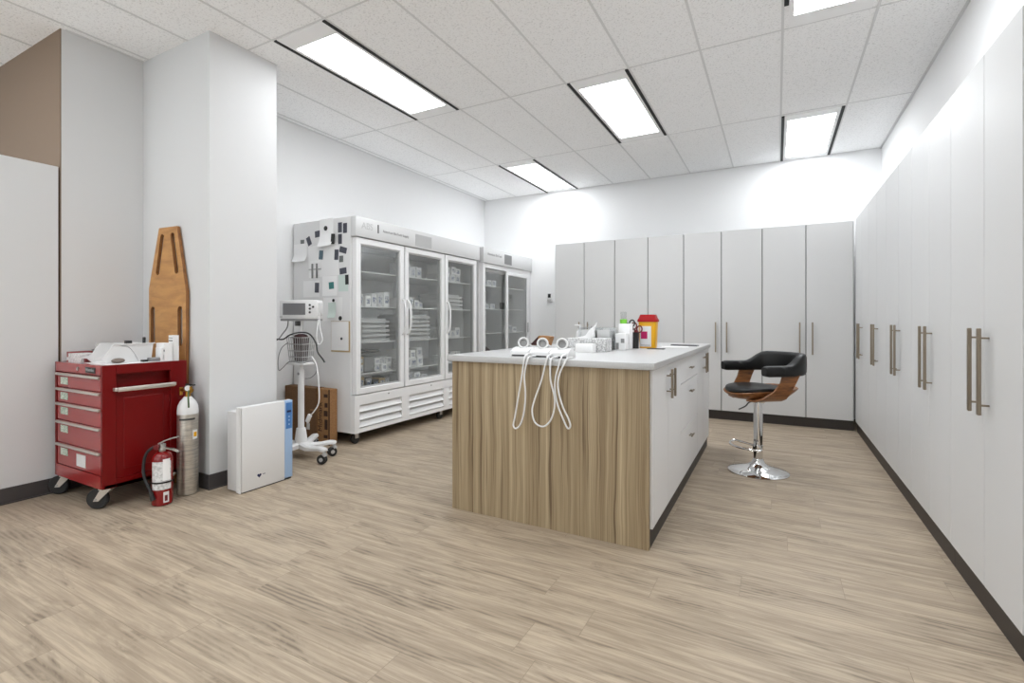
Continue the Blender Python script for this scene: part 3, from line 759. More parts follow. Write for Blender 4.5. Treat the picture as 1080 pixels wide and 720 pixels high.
# ------------------------------------------------------------------ cardboard cartons by the fridge
t = thing('cardboard_box', 'wide flat brown cardboard box standing behind the monitor stand', 'cardboard box', (-3.93, 3.15, 0))
MB().box(-4.15, -3.716, 3.10, 3.198, 0, 0.508, 0.004, 1).build('box', 'card', t)
MB().box(-3.84, -3.80, 3.0985, 3.1005, 0.12, 0.18).build('sticker', 'label', t)
MB().box(-3.79, -3.73, 3.0985, 3.1005, 0.30, 0.31).build('tape', 'card2', t)
t = thing('cardboard_box', 'narrow lighter cardboard box with dark sideways lettering against the fridge side', 'cardboard box', (-3.63, 3.15, 0))
MB().box(-3.713, -3.548, 3.11, 3.198, 0, 0.505, 0.004, 1).build('box', 'card2', t)
text('Midmark', 0.075, face_ny((-3.672, 3.1095, 0.25), R(90)), 'brown', t)
pm = MB()
for i, (z, h) in enumerate(((0.06, 0.03), (0.14, 0.09), (0.26, 0.05), (0.34, 0.04), (0.43, 0.03))): pm.box(-3.625 + 0.01 * (i % 2), -3.575, 3.1092, 3.1102, z, z + h)
pm.build('print_mark', 'brown', t)
MB().box(-3.565, -3.549, 3.1092, 3.1102, 0.0, 0.505).build('printed_band', 'brown', t)

# ------------------------------------------------------------------ patient monitor on a rolling stand
SX, SY = -3.47, 2.745
st = thing('rolling_stand', 'white rolling medical stand with wire basket and monitor tray beside the column', 'stand', (SX, SY, 0))
MB().lathe([(0, 0.10), (0.055, 0.10), (0.05, 0.13), (0.042, 0.20), (0.036, 0.24), (0, 0.24)], 24, c=(SX, SY, 0)).build('pole_foot', 'white', st)
MB().cyl((SX, SY, 0.23), (SX, SY, 0.72), 0.025, seg=20).cyl((SX, SY, 0.72), (SX, SY, 1.125), 0.016, seg=16).build('pole', 'white', st)
MB().box(SX - 0.10, SX + 0.10, SY - 0.06, SY + 0.06, 0.765, 0.785, 0.004).build('basket_tray', 'white', st)
MB().cyl((SX, SY - 0.028, 0.69), (SX, SY - 0.02, 0.69), 0.012, seg=12).build('knob', 'grey', st)
def leg_to(x, y):
    d = Vector((x - SX, y - SY, 0)); L = d.length; d.normalize(); n = Vector((-d.y, d.x, 0))
    rings = []
    for f, zt, zb, w in ((0.0, 0.135, 0.085, 0.045), (0.35, 0.115, 0.075, 0.036), (0.6, 0.118, 0.085, 0.03), (0.85, 0.13, 0.10, 0.028), (1.0, 0.128, 0.10, 0.026), (1.06, 0.12, 0.105, 0.02)):
        c = Vector((SX, SY, 0)) + d * (L * f)
        rings.append([c + n * w + Vector((0, 0, zb)), c + n * w + Vector((0, 0, zt - 0.012)), c + n * (w * 0.6) + Vector((0, 0, zt)), c - n * (w * 0.6) + Vector((0, 0, zt)), c - n * w + Vector((0, 0, zt - 0.012)), c - n * w + Vector((0, 0, zb))])
    lg = MB().loft(rings).build('leg', 'white', st)
    MB().cyl((x, y, 0.075), (x, y, 0.105), 0.014, seg=12).box(x - 0.018, x + 0.018, y - 0.018, y + 0.018, 0.06, 0.08, 0.006).build('caster_fork', 'lightgrey', lg)
    n2 = n * 0.5 + d * 0.85; n2.normalize(); q = Vector((n2.y, -n2.x, 0))
    c = Vector((x, y, 0.038)) - n2 * 0.018
    w = MB()
    for sgn in (-1, 1): w.cyl(c + q * (0.004 * sgn), c + q * (0.02 * sgn), 0.037, seg=20, bev=0.004)
    w.build('caster_wheel', 'rubber', lg)
    MB().cyl(c - q * 0.0225, c + q * 0.0225, 0.016, seg=14).build('hub', 'lightgrey', lg)
for x, y in ((-3.13, 2.69), (-3.255, 2.90), (-3.52, 2.50), (-3.74, 2.75), (-3.60, 3.00)): leg_to(x, y)
# wire basket
bk = MB()
def sq(w, d, z): return [(SX - w, SY - d, z), (SX + w, SY - d, z), (SX + w, SY + d, z), (SX - w, SY + d, z)]
for z, w in ((0.99, 0.090), (0.935, 0.085), (0.88, 0.080), (0.83, 0.075), (0.79, 0.071)):
    q = sq(w, w * 0.75, z)
    for i in range(4): bk.cyl(q[i], q[(i + 1) % 4], 0.0035, seg=6)
for i in range(8):
    u = -1 + 2 * i / 7
    for sg in (-1, 1):
        bk.cyl((SX + u * 0.071, SY + sg * 0.053, 0.787), (SX + u * 0.090, SY + sg * 0.0675, 0.99), 0.003, seg=6)
        bk.cyl((SX + sg * 0.071, SY + u * 0.053, 0.787), (SX + sg * 0.090, SY + u * 0.0675, 0.99), 0.003, seg=6)
bk.build('wire_basket', 'lightgrey', st)
lc = MB().box(SX - 0.014, SX + 0.014, SY - 0.05, SY - 0.015, 1.085, 1.125, 0.003)
lc.build('tray_clamp', 'darkgrey', st)
cb_ = MB().loft([[Vector((SX + (w * (1 + 0.06 * math.sin(3 * a + z * 40))) * math.cos(a), SY + 0.74 * w * math.sin(a), z)) for a in [2 * math.pi * k / 20 for k in range(20)]] for z, w in ((0.792, 0.05), (0.81, 0.060), (0.87, 0.066), (0.94, 0.073), (0.985, 0.074), (1.01, 0.055), (1.02, 0.02))])
single(cb_, 'cuff_bundle', 'dkburgundy', 'dark burgundy blood-pressure cuff stuffed in the wire basket', 'cuff')
# monitor: turned towards the room
mrot = math.atan2(0.46, 0.89)   # front normal (0.46,-0.89)
mo = thing('patient_monitor', 'white vital-signs monitor with grey screen on top of the rolling stand', 'monitor', (SX, SY, 1.126), mrot)
ORIG[mo.name] = Vector((0, 0, 0))
MB().box(-0.155, 0.155, -0.055, 0.075, 0.016, 0.172, 0.01).build('housing', 'white', mo)
MB().box(-0.15, 0.15, -0.05, 0.07, 0, 0.017, 0.004).build('base', 'grey', mo)
bz = MB().box(-0.125, 0.06, -0.058, -0.054, 0.05, 0.145, 0.001, 1).build('screen', 'screen', mo)
kn = [(0.098, 0.13), (0.098, 0.10), (0.098, 0.07), (0.125, 0.115)]
for x, z in kn: MB().cyl((x, -0.061, z), (x, -0.054, z), 0.009, seg=12).build('button', 'darkgrey', mo)
MB().box(-0.15, -0.13, -0.0565, -0.0545, 0.03, 0.036).build('badge', 'grey', mo)
MB().box(0.135, 0.165, -0.03, 0.05, 0.04, 0.15, 0.006).build('side_module', 'offwhite', mo)
# cords: hang from the monitor and basket
def cord(pts, r, m, label):
    return single(MB().tube(pts, r, 8, 6), 'cable', m, label, 'cable')
def q3(x, y, Y=2.70): return ony(x, y, Y)
cord([q3(304, 337, 2.72), q3(303, 345), q3(298, 352), q3(294, 357, 2.69), q3(287, 362, 2.69)], 0.0045, 'greycord', 'grey cable hanging from the monitor towards the column')
cord([q3(292, 357.5, 2.69), q3(299, 357.5, 2.66), q3(306, 353, 2.65), q3(316, 350.5, 2.64), q3(326, 352, 2.64), q3(333, 361, 2.63), q3(335, 371, 2.63), q3(340, 378, 2.62), q3(342.5, 382, 2.62)], 0.006, 'black', 'black sensor cable draped across the top of the wire basket')
cord([q3(304, 361, 2.66), q3(297, 367, 2.66), q3(293.5, 378, 2.66), q3(294, 390, 2.66), q3(298, 388, 2.66), q3(306, 381, 2.66), q3(318, 383, 2.64), q3(330, 381, 2.64), q3(334, 391, 2.64), q3(328, 398, 2.64), q3(322, 399, 2.64)], 0.003, 'greycord', 'thin grey cable looping below the wire basket')
cord([q3(337, 330, 2.74), q3(337.5, 345, 2.72), q3(340, 358, 2.70), q3(336, 363, 2.68), q3(334, 352, 2.68), q3(336, 337, 2.72)], 0.0035, 'cord', 'thin white cable hanging beside the monitor')
cord([q3(329, 376, 2.64), q3(334, 386, 2.63), q3(336.5, 410, 2.63), q3(336, 425, 2.63), q3(331, 434, 2.63), q3(327, 438, 2.63)], 0.005, 'cord', 'white power cable hanging below the basket to a plug')
p = q3(325.5, 441, 2.63)
single(MB().box(-0.016, 0.016, -0.01, 0.01, -0.035, 0.035, 0.004, mx=Matrix.Translation(p) @ Matrix.Rotation(R(30), 4, 'Y')), 'power_plug', 'white', 'white plug dangling on its cable in front of the cardboard box', 'plug')

# ------------------------------------------------------------------ slim white unit by the column
ux0, ux1, uy0, uy1, uh = -3.21, -3.063, 1.958, 2.352, 0.562
u = thing('panel_unit', 'slim white floor unit with light blue side strip leaning by the column', 'appliance', ((ux0 + ux1) / 2, (uy0 + uy1) / 2, 0))
MB().box(ux0, ux1 - 0.045, uy0 + 0.004, uy1 - 0.004, 0.008, uh - 0.03, 0.01).build('housing', 'offwhite', u)
MB().box(ux1 - 0.044, ux1 - 0.022, uy0, uy1, 0.004, uh, 0.004).build('rear_frame', 'white', u)
MB().box(ux1 - 0.02, ux1, uy0, uy0 + 0.008, 0.004, uh).build('edge_strip', 'white', u)
MB().box(ux1 - 0.021, ux1, uy0 + 0.013, 2.288, 0.006, uh - 0.002, 0.003).build('front_panel', 'white', u)
MB().box(ux1 - 0.021, ux1 - 0.001, 2.29, uy1, 0.012, uh - 0.002, 0.003).build('side_strip', 'blue', u)
cpn = MB().box(ux1 - 0.002, ux1 + 0.0006, 2.297, 2.346, 0.36, 0.545, 0.0004, 1).build('control_panel', 'blue2', u)
MB().box(ux1, ux1 + 0.0015, 2.305, 2.338, 0.475, 0.49).build('display', 'navy', cpn)
for z in (0.39, 0.42, 0.445): MB().cyl((ux1, 2.322, z), (ux1 + 0.0018, 2.322, z), 0.006, seg=12).build('button', 'blue', cpn)
MB().box(ux1 - 0.06, ux1 - 0.003, uy0 + 0.02, uy1 - 0.01, 0.0, 0.008).build('foot', 'black', u)
hp = []
for i in range(28):
    a = 2 * math.pi * i / 28
    hp.append((2.094 + 0.00095 * 16 * math.sin(a) ** 3, 0.088 + 0.00095 * (13 * math.cos(a) - 5 * math.cos(2 * a) - 2 * math.cos(3 * a) - math.cos(4 * a))))
MB().prism(hp, 'x', ux1 - 0.001, ux1 + 0.0008).build('heart_mark', 'navy', u)
MB().box(ux1 - 0.001, ux1 + 0.0006, 2.118, 2.138, 0.089, 0.093).build('mark_dash', 'navy', u)

# ------------------------------------------------------------------ red tool cart
cx0, cx1, cy0, cy1, cz0, cz1 = -4.128, -3.492, 1.392, 1.862, 0.13, 0.863
ct = thing('tool_cart', 'red steel drawer cart on casters standing by the column', 'cart', ((cx0 + cx1) / 2, (cy0 + cy1) / 2, 0))
b = MB().box(cx0, cx1, cy0 + 0.012, cy1, cz0, cz0 + 0.02).box(cx0, cx0 + 0.02, cy0, cy1, cz0, cz1).box(cx0 + 0.02, cx1 - 0.02, cy1 - 0.02, cy1, cz0 + 0.02, cz1)
b.box(cx0 + 0.02, cx1 - 0.06, cy0 + 0.03, cy1 - 0.02, cz0 + 0.02, 0.835).box(cx1 - 0.06, cx1 - 0.02, cy0 + 0.03, cy1 - 0.02, cz1 - 0.05, 0.835)          # inner block with recessed top
b.box(cx1 - 0.02, cx1, cy0, cy0 + 0.07, cz0, cz1, 0.002, 1).box(cx1 - 0.02, cx1, cy1 - 0.10, cy1, cz0, cz1, 0.002, 1)
b.box(cx1 - 0.02, cx1, cy0 + 0.07, cy1 - 0.10, cz1 - 0.055, cz1).box(cx1 - 0.02, cx1, cy0 + 0.07, cy1 - 0.10, cz0, cz0 + 0.05)
b.box(cx1 - 0.02, cx1 - 0.008, cy0 + 0.07, cy1 - 0.10, cz0 + 0.05, 0.715, 0.002, 1)
b.box(cx1 - 0.02, cx1 - 0.004, cy0 + 0.11, cy1 - 0.14, cz0 + 0.10, 0.66, 0.003, 1)
b.build('body', 'red', ct)
MB().box(cx0 + 0.02, cx1 - 0.02, cy0, cy0 + 0.03, 0.805, cz1).build('top_rail', 'redfront_lit', ct)
MB().box(cx0 + 0.02, cx1 - 0.02, cy0, cy0 + 0.03, cz0, 0.205).build('bottom_rail', 'redfront_lit', ct)
bd = MB().box(-3.70, -3.575, cy0 - 0.004, cy0, 0.812, 0.848, 0.002, 1).build('badge', 'black', ct)
text('Waterloo', 0.026, face_ny((-3.6375, cy0 - 0.0045, 0.831)), 'lightgrey', bd)
MB().cyl((-3.80, cy0 - 0.006, 0.832), (-3.80, cy0 + 0.002, 0.832), 0.011, seg=14).build('lock', 'steel', ct)
dz = [(0.700, 0.802), (0.598, 0.697), (0.474, 0.595), (0.312, 0.471), (0.207, 0.309)]
dz = [(0.705, 0.798), (0.610, 0.701), (0.495, 0.606), (0.350, 0.491), (0.208, 0.346)]
for i, (z0, z1) in enumerate(dz):
    d = MB().box(cx0 + 0.024, cx1 - 0.024, cy0 + 0.004, cy0 + 0.028, z0, z1, 0.002, 1).build('drawer', 'redfront_lit', ct)
    MB().box(cx0 + 0.03, cx1 - 0.03, cy0 - 0.012, cy0 + 0.006, z1 - 0.018, z1 - 0.002, 0.004).build('handle', 'trim', d)
    MB().box(cx0 + 0.075, cx0 + 0.175, cy0 + 0.002, cy0 + 0.0045, z1 - 0.075, z1 - 0.03).build('drawer_label', 'labelgreen', d)
    if i == 4: MB().box(-3.83, -3.71, cy0 + 0.002, cy0 + 0.0045, z0 + 0.02, z0 + 0.095).build('sticker', 'label', d)
hb = MB().box(cx1 + 0.028, cx1 + 0.042, 1.455, 1.772, 0.703, 0.729, 0.004)
for y in (1.452, 1.775): hb.box(cx1 - 0.001, cx1 + 0.03, y - 0.008, y + 0.008, 0.706, 0.726, 0.002, 1)
hb.build('push_handle', 'trim', ct)
def cart_caster(x, y, ang):
    q = Matrix.Translation((x, y, 0)) @ Matrix.Rotation(ang, 4, 'Z')
    cf = MB().box(-0.035, 0.035, -0.035, 0.035, 0.120, 0.129, 0.002, 1, mx=q)
    for s in (-1, 1): cf.prism([(-0.03, 0.122), (0.03, 0.122), (-0.042, 0.050), (-0.07, 0.050)], 'y', s * 0.021 - 0.002, s * 0.021 + 0.002, mx=q)
    cb = cf.build('caster', 'trim', ct)
    a, b2 = q @ Vector((-0.056, -0.015, 0.0605)), q @ Vector((-0.056, 0.015, 0.0605))
    MB().cyl(a, b2, 0.060, seg=28, bev=0.006).build('wheel', 'rubber', cb)
    MB().cyl(q @ Vector((-0.056, -0.026, 0.0605)), q @ Vector((-0.056, 0.026, 0.0605)), 0.008, seg=12).build('axle', 'steel', cb)
for x, y in ((cx1 - 0.05, cy0 + 0.05), (cx0 + 0.06, cy0 + 0.05), (cx1 - 0.05, cy1 - 0.06), (cx0 + 0.06, cy1 - 0.06)): cart_caster(x, y, R(35))

# things on top of the cart (its recessed top is at 0.835)
TZ = 0.8355
t = thing('carton', 'small red and white carton at the wall end of the cart top', 'carton', (-4.04, 1.50, TZ), group='cartons on the cart')
MB().box(-4.095, -4.045, 1.44, 1.56, TZ, TZ + 0.09, 0.001, 1).build('box', 'cartonred', t)
MB().box(-4.094, -4.046, 1.4385, 1.4402, TZ + 0.035, TZ + 0.055).build('printed_label', 'label', t)
t = thing('carton', 'white printed carton at the drawer edge of the cart top', 'carton', (-3.96, 1.47, TZ), group='cartons on the cart')
MB().box(-4.03, -3.86, 1.425, 1.53, TZ, TZ + 0.082, 0.001, 1).build('box', 'print', t)
single(MB().box(-3.82, -3.52, 1.425, 1.80, TZ, TZ + 0.03, 0.003), 'pad', 'white', 'white flat tray pad lying under the bin on the cart top', 'pad')
P0 = TZ + 0.0305
bn = thing('sloped_bin', 'white open bin with sloping sides on the red cart top', 'bin', (-3.69, 1.59, P0))
prof = [(1.455, 0.0), (1.70, 0.0), (1.712, 0.118), (1.495, 0.118), (1.478, 0.098), (1.462, 0.066), (1.442, 0.045), (1.398, 0.036), (1.398, 0.030), (1.43, 0.026)]
for x0, x1 in ((-3.606, -3.60), (-3.786, -3.78)): MB().prism([(y, P0 + z) for y, z in prof], 'x', x0, x1).build('side', 'white', bn)
MB().box(-3.78, -3.606, 1.46, 1.70, P0, P0 + 0.006).build('bottom', 'white', bn)
MB().prism([(1.694, P0), (1.70, P0), (1.712, P0 + 0.118), (1.706, P0 + 0.118)], 'x', -3.78, -3.606).build('back', 'white', bn)
MB().box(-3.60, -3.592, 1.495, 1.722, P0 + 0.113, P0 + 0.119).box(-3.794, -3.786, 1.495, 1.722, P0 + 0.113, P0 + 0.119).build('rim', 'white', bn)
MB().tube([(-3.5985, 1.535, P0 + 0.105), (-3.5985, 1.57, P0 + 0.098), (-3.5985, 1.60, P0 + 0.06), (-3.5985, 1.625, P0 + 0.008)], 0.002, 6).build('crease', 'lightgrey', bn)
single(MB().sphere((-3.572, 1.505, P0 + 0.016), 0.026, 0.7, 1.4, 0.62), 'gauze_wad', 'taupe', 'small grey-brown wad in front of the white bin', 'wad')
single(MB().box(-3.70, -3.66, 1.59, 1.62, P0 + 0.007, P0 + 0.135, 0.004), 'marker_case', 'black', 'thin black case barely rising out of the white bin', 'case')
single(MB().box(-3.66, -3.645, 1.675, 1.69, P0 + 0.007, P0 + 0.155, 0.003), 'black_stick', 'black', 'narrow black stick rising above the rim of the white bin', 'stick')
single(MB().box(-3.60, -3.535, 1.725, 1.742, P0, P0 + 0.085, 0.001), 'carton', 'paper2', 'plain white carton between the sloped bin and the upright printed carton', 'carton', 'cartons on the cart')
og = thing('organiser', 'clear organiser full of supplies at the wall side of the cart top', 'organiser', (-4.01, 1.66, TZ))
MB().box(-4.09, -3.90, 1.57, 1.574, TZ, TZ + 0.10).box(-4.09, -3.90, 1.746, 1.75, TZ, TZ + 0.10).box(-4.09, -4.086, 1.574, 1.746, TZ, TZ + 0.10).box(-3.904, -3.90, 1.574, 1.746, TZ, TZ + 0.10).box(-4.086, -3.904, 1.574, 1.746, TZ, TZ + 0.004).build('tray', 'clear', og)
single(MB().box(-4.075, -3.995, 1.585, 1.66, TZ + 0.0045, TZ + 0.135, 0.002), 'supply_packet', 'pattern', 'patterned white packet in the clear organiser', 'packet')
single(MB().box(-3.985, -3.92, 1.585, 1.66, TZ + 0.0045, TZ + 0.142, 0.002), 'supply_packet', 'print', 'white printed packet in the clear organiser behind the green pouch', 'packet')
single(MB().sphere((-3.885, 1.545, TZ + 0.05), 0.042, 1.25, 0.5, 1.1), 'green_pouch', 'green', 'bright green pouch in front of the clear organiser', 'pouch')
single(MB().box(-3.855, -3.825, 1.44, 1.50, TZ, TZ + 0.06, 0.002), 'carton', 'burgundy', 'dark red box between the printed carton and the white bin', 'carton', 'cartons on the cart')
t = thing('carton', 'upright white carton with blue and black print in front of the backboard', 'carton', (-3.56, 1.77, P0), group='cartons on the cart')
MB().box(-3.635, -3.535, 1.745, 1.795, P0, P0 + 0.115, 0.001, 1).build('box', 'paper', t)
MB().box(-3.60, -3.532, 1.7438, 1.7455, P0 + 0.06, P0 + 0.072).box(-3.565, -3.556, 1.7438, 1.7455, P0 + 0.01, P0 + 0.04).box(-3.548, -3.539, 1.7438, 1.7455, P0 + 0.01, P0 + 0.04).build('printed_mark', 'navy', t)
t = thing('carton', 'small white carton behind the upright printed one in front of the backboard', 'carton', (-3.55, 1.815, TZ), group='cartons on the cart')
MB().box(-3.600, -3.545, 1.803, 1.84, TZ, TZ + 0.195, 0.001, 1).build('box', 'paper2', t)
MB().box(-3.596, -3.549, 1.8018, 1.8035, TZ + 0.155, TZ + 0.163).box(-3.596, -3.549, 1.8018, 1.8035, TZ + 0.175, TZ + 0.18).build('printed_mark', 'ink', t)
single(MB().box(-3.585, -3.55, 1.63, 1.66, P0, P0 + 0.012, 0.003), 'thermometer', 'black', 'small black thermometer lying before the upright carton', 'thermometer')
single(MB().box(-3.585, -3.53, 1.668, 1.72, P0, P0 + 0.024, 0.004), 'probe_cover', 'grey', 'grey lump of wrapping beside the black thermometer', 'wrapping')

# ------------------------------------------------------------------ wooden backboards behind the cart
def slot(cx, cz, w, h, tilt):
    pts = []
    for i in range(16):
        a = 2 * math.pi * i / 16
        x, z = w * math.cos(a), w * math.sin(a) + (h - w) * (1 if math.sin(a) > 0 else -1)
        pts.append((cx + x * math.cos(tilt) - z * math.sin(tilt), cz + x * math.sin(tilt) + z * math.cos(tilt)))
    return pts
def backboard(y0, y1, label, dx=0.0, zt=0.0):
    o = [(-4.00, 0.0), (-3.62, 0.0), (-3.565, 0.35), (-3.558, 1.33), (-3.672, 1.785 + zt), (-3.898, 1.79 + zt), (-4.035, 1.36), (-4.03, 0.35)]
    holes = [slot(-3.888, 1.60, 0.026, 0.15, -0.24), slot(-3.700, 1.60, 0.026, 0.15, 0.21), slot(-3.985, 1.09, 0.032, 0.14, 0.0), slot(-3.630, 1.09, 0.032, 0.14, 0.0)]
    cu = bpy.data.curves.new('bb', 'CURVE'); cu.dimensions = '2D'; cu.fill_mode = 'BOTH'; cu.extrude = (y1 - y0) / 2 - 0.002; cu.bevel_depth = 0.002
    for poly in [o] + holes:
        sp = cu.splines.new('POLY'); sp.points.add(len(poly) - 1); sp.use_cyclic_u = True
        for p, (x, z) in zip(sp.points, poly): p.co = (x + dx, z, 0, 1)
    to = bpy.data.objects.new('bb', cu); COL.objects.link(to); me = bpy.data.meshes.new_from_object(to)
    bpy.data.objects.remove(to); bpy.data.curves.remove(cu)
    me.transform(Matrix.Translation((0, (y0 + y1) / 2, 0)) @ Matrix.Rotation(R(90), 4, 'X'))
    me.transform(Matrix.Translation((3.8, -y1, 0)))
    me.materials.clear(); me.materials.append(M['ply']); me.materials.append(M['plyedge'])
    for p in me.polygons:
        p.use_smooth = False
        if abs(p.normal.y) < 0.6: p.material_index = 1
    me.name = 'backboard'
    ob = bpy.data.objects.new('backboard', me); COL.objects.link(ob); ob.location = (-3.8, y1, 0)
    return tag(ob, label, 'backboard')
backboard(1.890, 1.912, 'varnished wooden backboard with hand slots standing behind the red cart')

# ------------------------------------------------------------------ oxygen cylinder
ox, oy = -3.392, 1.815
t = thing('oxygen_cylinder', 'tall brushed metal oxygen cylinder with white shoulder beside the cart', 'gas cylinder', (ox, oy, 0))
MB().lathe([(0, 0), (0.054, 0), (0.06, 0.006), (0.06, 0.52), (0.0595, 0.525), (0, 0.525)], 36, c=(ox, oy, 0)).build('shell', 'alu', t)
MB().lathe([(0.0602, 0.522), (0.0602, 0.545), (0.056, 0.575), (0.045, 0.602), (0.03, 0.62), (0.022, 0.632), (0, 0.635)], 36, c=(ox, oy, 0)).build('shoulder', 'cylwhite', t)
v = MB().lathe([(0.016, 0.63), (0.016, 0.665), (0.02, 0.668), (0.02, 0.695), (0, 0.70)], 20, c=(ox, oy, 0)).cyl((ox - 0.06, oy - 0.01, 0.675), (ox + 0.04, oy + 0.005, 0.675), 0.012, seg=14).cyl((ox - 0.06, oy - 0.01, 0.64), (ox - 0.06, oy - 0.01, 0.69), 0.010, seg=12).cyl((ox + 0.03, oy, 0.66), (ox + 0.03, oy, 0.70), 0.011, seg=12)
v.build('valve', 'brass', t)
gz = Vector((ox, oy, 0.69)); gd = (EYE - gz); gd.z = 0; gd.normalize()
MB().cyl(gz + gd * 0.018, gz + gd * 0.034, 0.022, seg=20, bev=0.003).build('gauge', 'black', t)
MB().cyl(gz + gd * 0.0345, gz + gd * 0.0355, 0.018, seg=20).build('gauge_face', 'label', t)
MB().box(ox - 0.02, ox + 0.075, oy - 0.008, oy + 0.008, 0.708, 0.716, 0.002, 1).cyl((ox + 0.01, oy, 0.695), (ox + 0.01, oy, 0.71), 0.006, seg=10).build('key_lever', 'black', t)
MB().tube([(ox + 0.03, oy - 0.01, 0.675), (ox + 0.06, oy - 0.03, 0.65), (ox + 0.072, oy - 0.035, 0.615), (ox + 0.066, oy - 0.03, 0.57)], 0.005, 8).build('hose', 'hosegreen', t)
def band(c, r, z0, z1, a0, a1, n=12, th=0.0008):
    rings = []
    for i in range(n + 1):
        a = a0 + (a1 - a0) * i / n
        u = Vector((math.cos(a), math.sin(a), 0))
        rings.append([Vector((c[0], c[1], z0)) + u * r, Vector((c[0], c[1], z0)) + u * (r + th), Vector((c[0], c[1], z1)) + u * (r + th), Vector((c[0], c[1], z1)) + u * r])
    return MB().loft(rings)
ca = math.atan2(-oy, -ox)      # towards the camera
band((ox, oy), 0.0601, 0.485, 0.498, ca - 0.9, ca + 0.7).build('collar_label', 'darkgrey', t)
band((ox, oy), 0.0601, 0.36, 0.42, ca + 0.45, ca + 1.0).build('hazard_label', 'label', t)
band((ox, oy), 0.061, 0.375, 0.405, ca + 0.55, ca + 0.9).build('hazard_mark', 'yellow', t)
for z in (0.29, 0.17): band((ox, oy), 0.0601, z, z + 0.003, 0, 6.28, 36).build('scuff_ring', 'grey', t)

# ------------------------------------------------------------------ fire extinguisher
ex, ey = -3.335, 1.635
t = thing('fire_extinguisher', 'red fire extinguisher with black hose on the floor before the cart', 'fire extinguisher', (ex, ey, 0))
MB().lathe([(0, 0.0), (0.048, 0.0), (0.055, 0.008), (0.055, 0.285), (0.050, 0.303), (0.036, 0.318), (0.018, 0.325), (0, 0.325)], 36, c=(ex, ey, 0)).build('tank', 'extred', t)
ca = math.atan2(-ey, -ex)
band((ex, ey), 0.0553, 0.10, 0.27, ca - 1.1, ca + 0.9, 20).build('wrap_label', 'print', t)
band((ex, ey), 0.0562, 0.155, 0.285, ca + 0.05, ca + 0.75, 14).build('inspection_tag', 'paper', t)
band((ex, ey), 0.0553, 0.02, 0.085, ca + 0.1, ca + 0.65, 12).build('class_label', 'label', t)
band((ex, ey), 0.0562, 0.03, 0.065, ca + 0.22, ca + 0.5, 8).build('class_mark', 'burgundy', t)
band((ex, ey), 0.0565, 0.138, 0.148, ca - 1.5, ca + 1.2, 24, 0.002).build('hose_strap', 'black', t)
MB().lathe([(0.016, 0.32), (0.018, 0.325), (0.018, 0.35), (0.012, 0.362), (0, 0.362)], 18, c=(ex, ey, 0)).box(ex - 0.014, ex + 0.014, ey - 0.016, ey + 0.016, 0.343, 0.372, 0.004).build('valve', 'steel', t)
d_r = Vector((RT.x, RT.y, 0))          # handles point along the picture plane, away from the wall
def lever(z0, z1, L, w, m, nm, droop=0):
    base = Vector((ex, ey, z0)) - d_r * 0.02
    tip = Vector((ex, ey, z1)) + d_r * L
    n = Vector((-d_r.y, d_r.x, 0)) * w
    rings = []
    for f in (0, 0.3, 0.7, 1.0):
        c = base.lerp(tip, f) + Vector((0, 0, droop * math.sin(math.pi * f)))
        rings.append([c - n, c + n, c + n + Vector((0, 0, 0.008)), c - n + Vector((0, 0, 0.008))])
    MB().loft(rings).build(nm, m, t)
lever(0.366, 0.41, 0.10, 0.010, 'steel', 'squeeze_lever', 0.006)
lever(0.338, 0.318, 0.10, 0.010, 'steel', 'carry_handle', 0.012)
MB().cyl(Vector((ex, ey, 0.352)) + d_r * -0.02 - FW * 0.012, Vector((ex, ey, 0.352)) + d_r * -0.02 - FW * 0.028, 0.016, seg=16).build('gauge', 'burgundy', t)
e0 = Vector((ex, ey, 0))
hz = lambda a, b, z: e0 + d_r * a - FW * b + Vector((0, 0, z))
MB().tube([hz(-0.01, 0.0, 0.352), hz(-0.045, 0.01, 0.352), hz(-0.085, 0.02, 0.31), hz(-0.09, 0.035, 0.23), hz(-0.07, 0.05, 0.17), hz(-0.035, 0.062, 0.115), hz(-0.015, 0.066, 0.075)], 0.0085, 10).build('hose', 'rubber', t)
MB().cyl(hz(-0.022, 0.066, 0.09), hz(-0.008, 0.066, 0.045), 0.011, 0.014, seg=12).build('nozzle', 'black', t)

# ------------------------------------------------------------------ worktop: three corded handsets
def px2(pts, Y): return [ony(x, y, Y) for x, y in pts]
HS = [(-1.30, 2.545, 'near end'), (-1.168, 2.525, 'middle'), (-1.045, 2.515, 'third')]
loops = [[(552.5, 380), (550, 399), (546.5, 420), (543.6, 438), (541.8, 448), (544.5, 451.5), (549.5, 447), (553.5, 433), (555, 415), (554, 396), (556.5, 381)],
         [(576, 381), (571, 401), (564, 421), (561.5, 433), (564.5, 445), (573, 449.5), (580.5, 444), (585, 432), (585.5, 418), (581.5, 400), (581, 382)],
         [(590.5, 383), (586, 398), (585.5, 412), (588.5, 427), (594, 441), (599, 451.2), (602, 449), (600, 441), (594, 428), (589.5, 410), (590.5, 396), (596.5, 383.5)]]
hl = ['white round-headed handset in its cradle, farthest from the white cartons',
      'white round-headed handset in its cradle, middle one of three',
      'white round-headed handset in its cradle, nearest the white cartons']
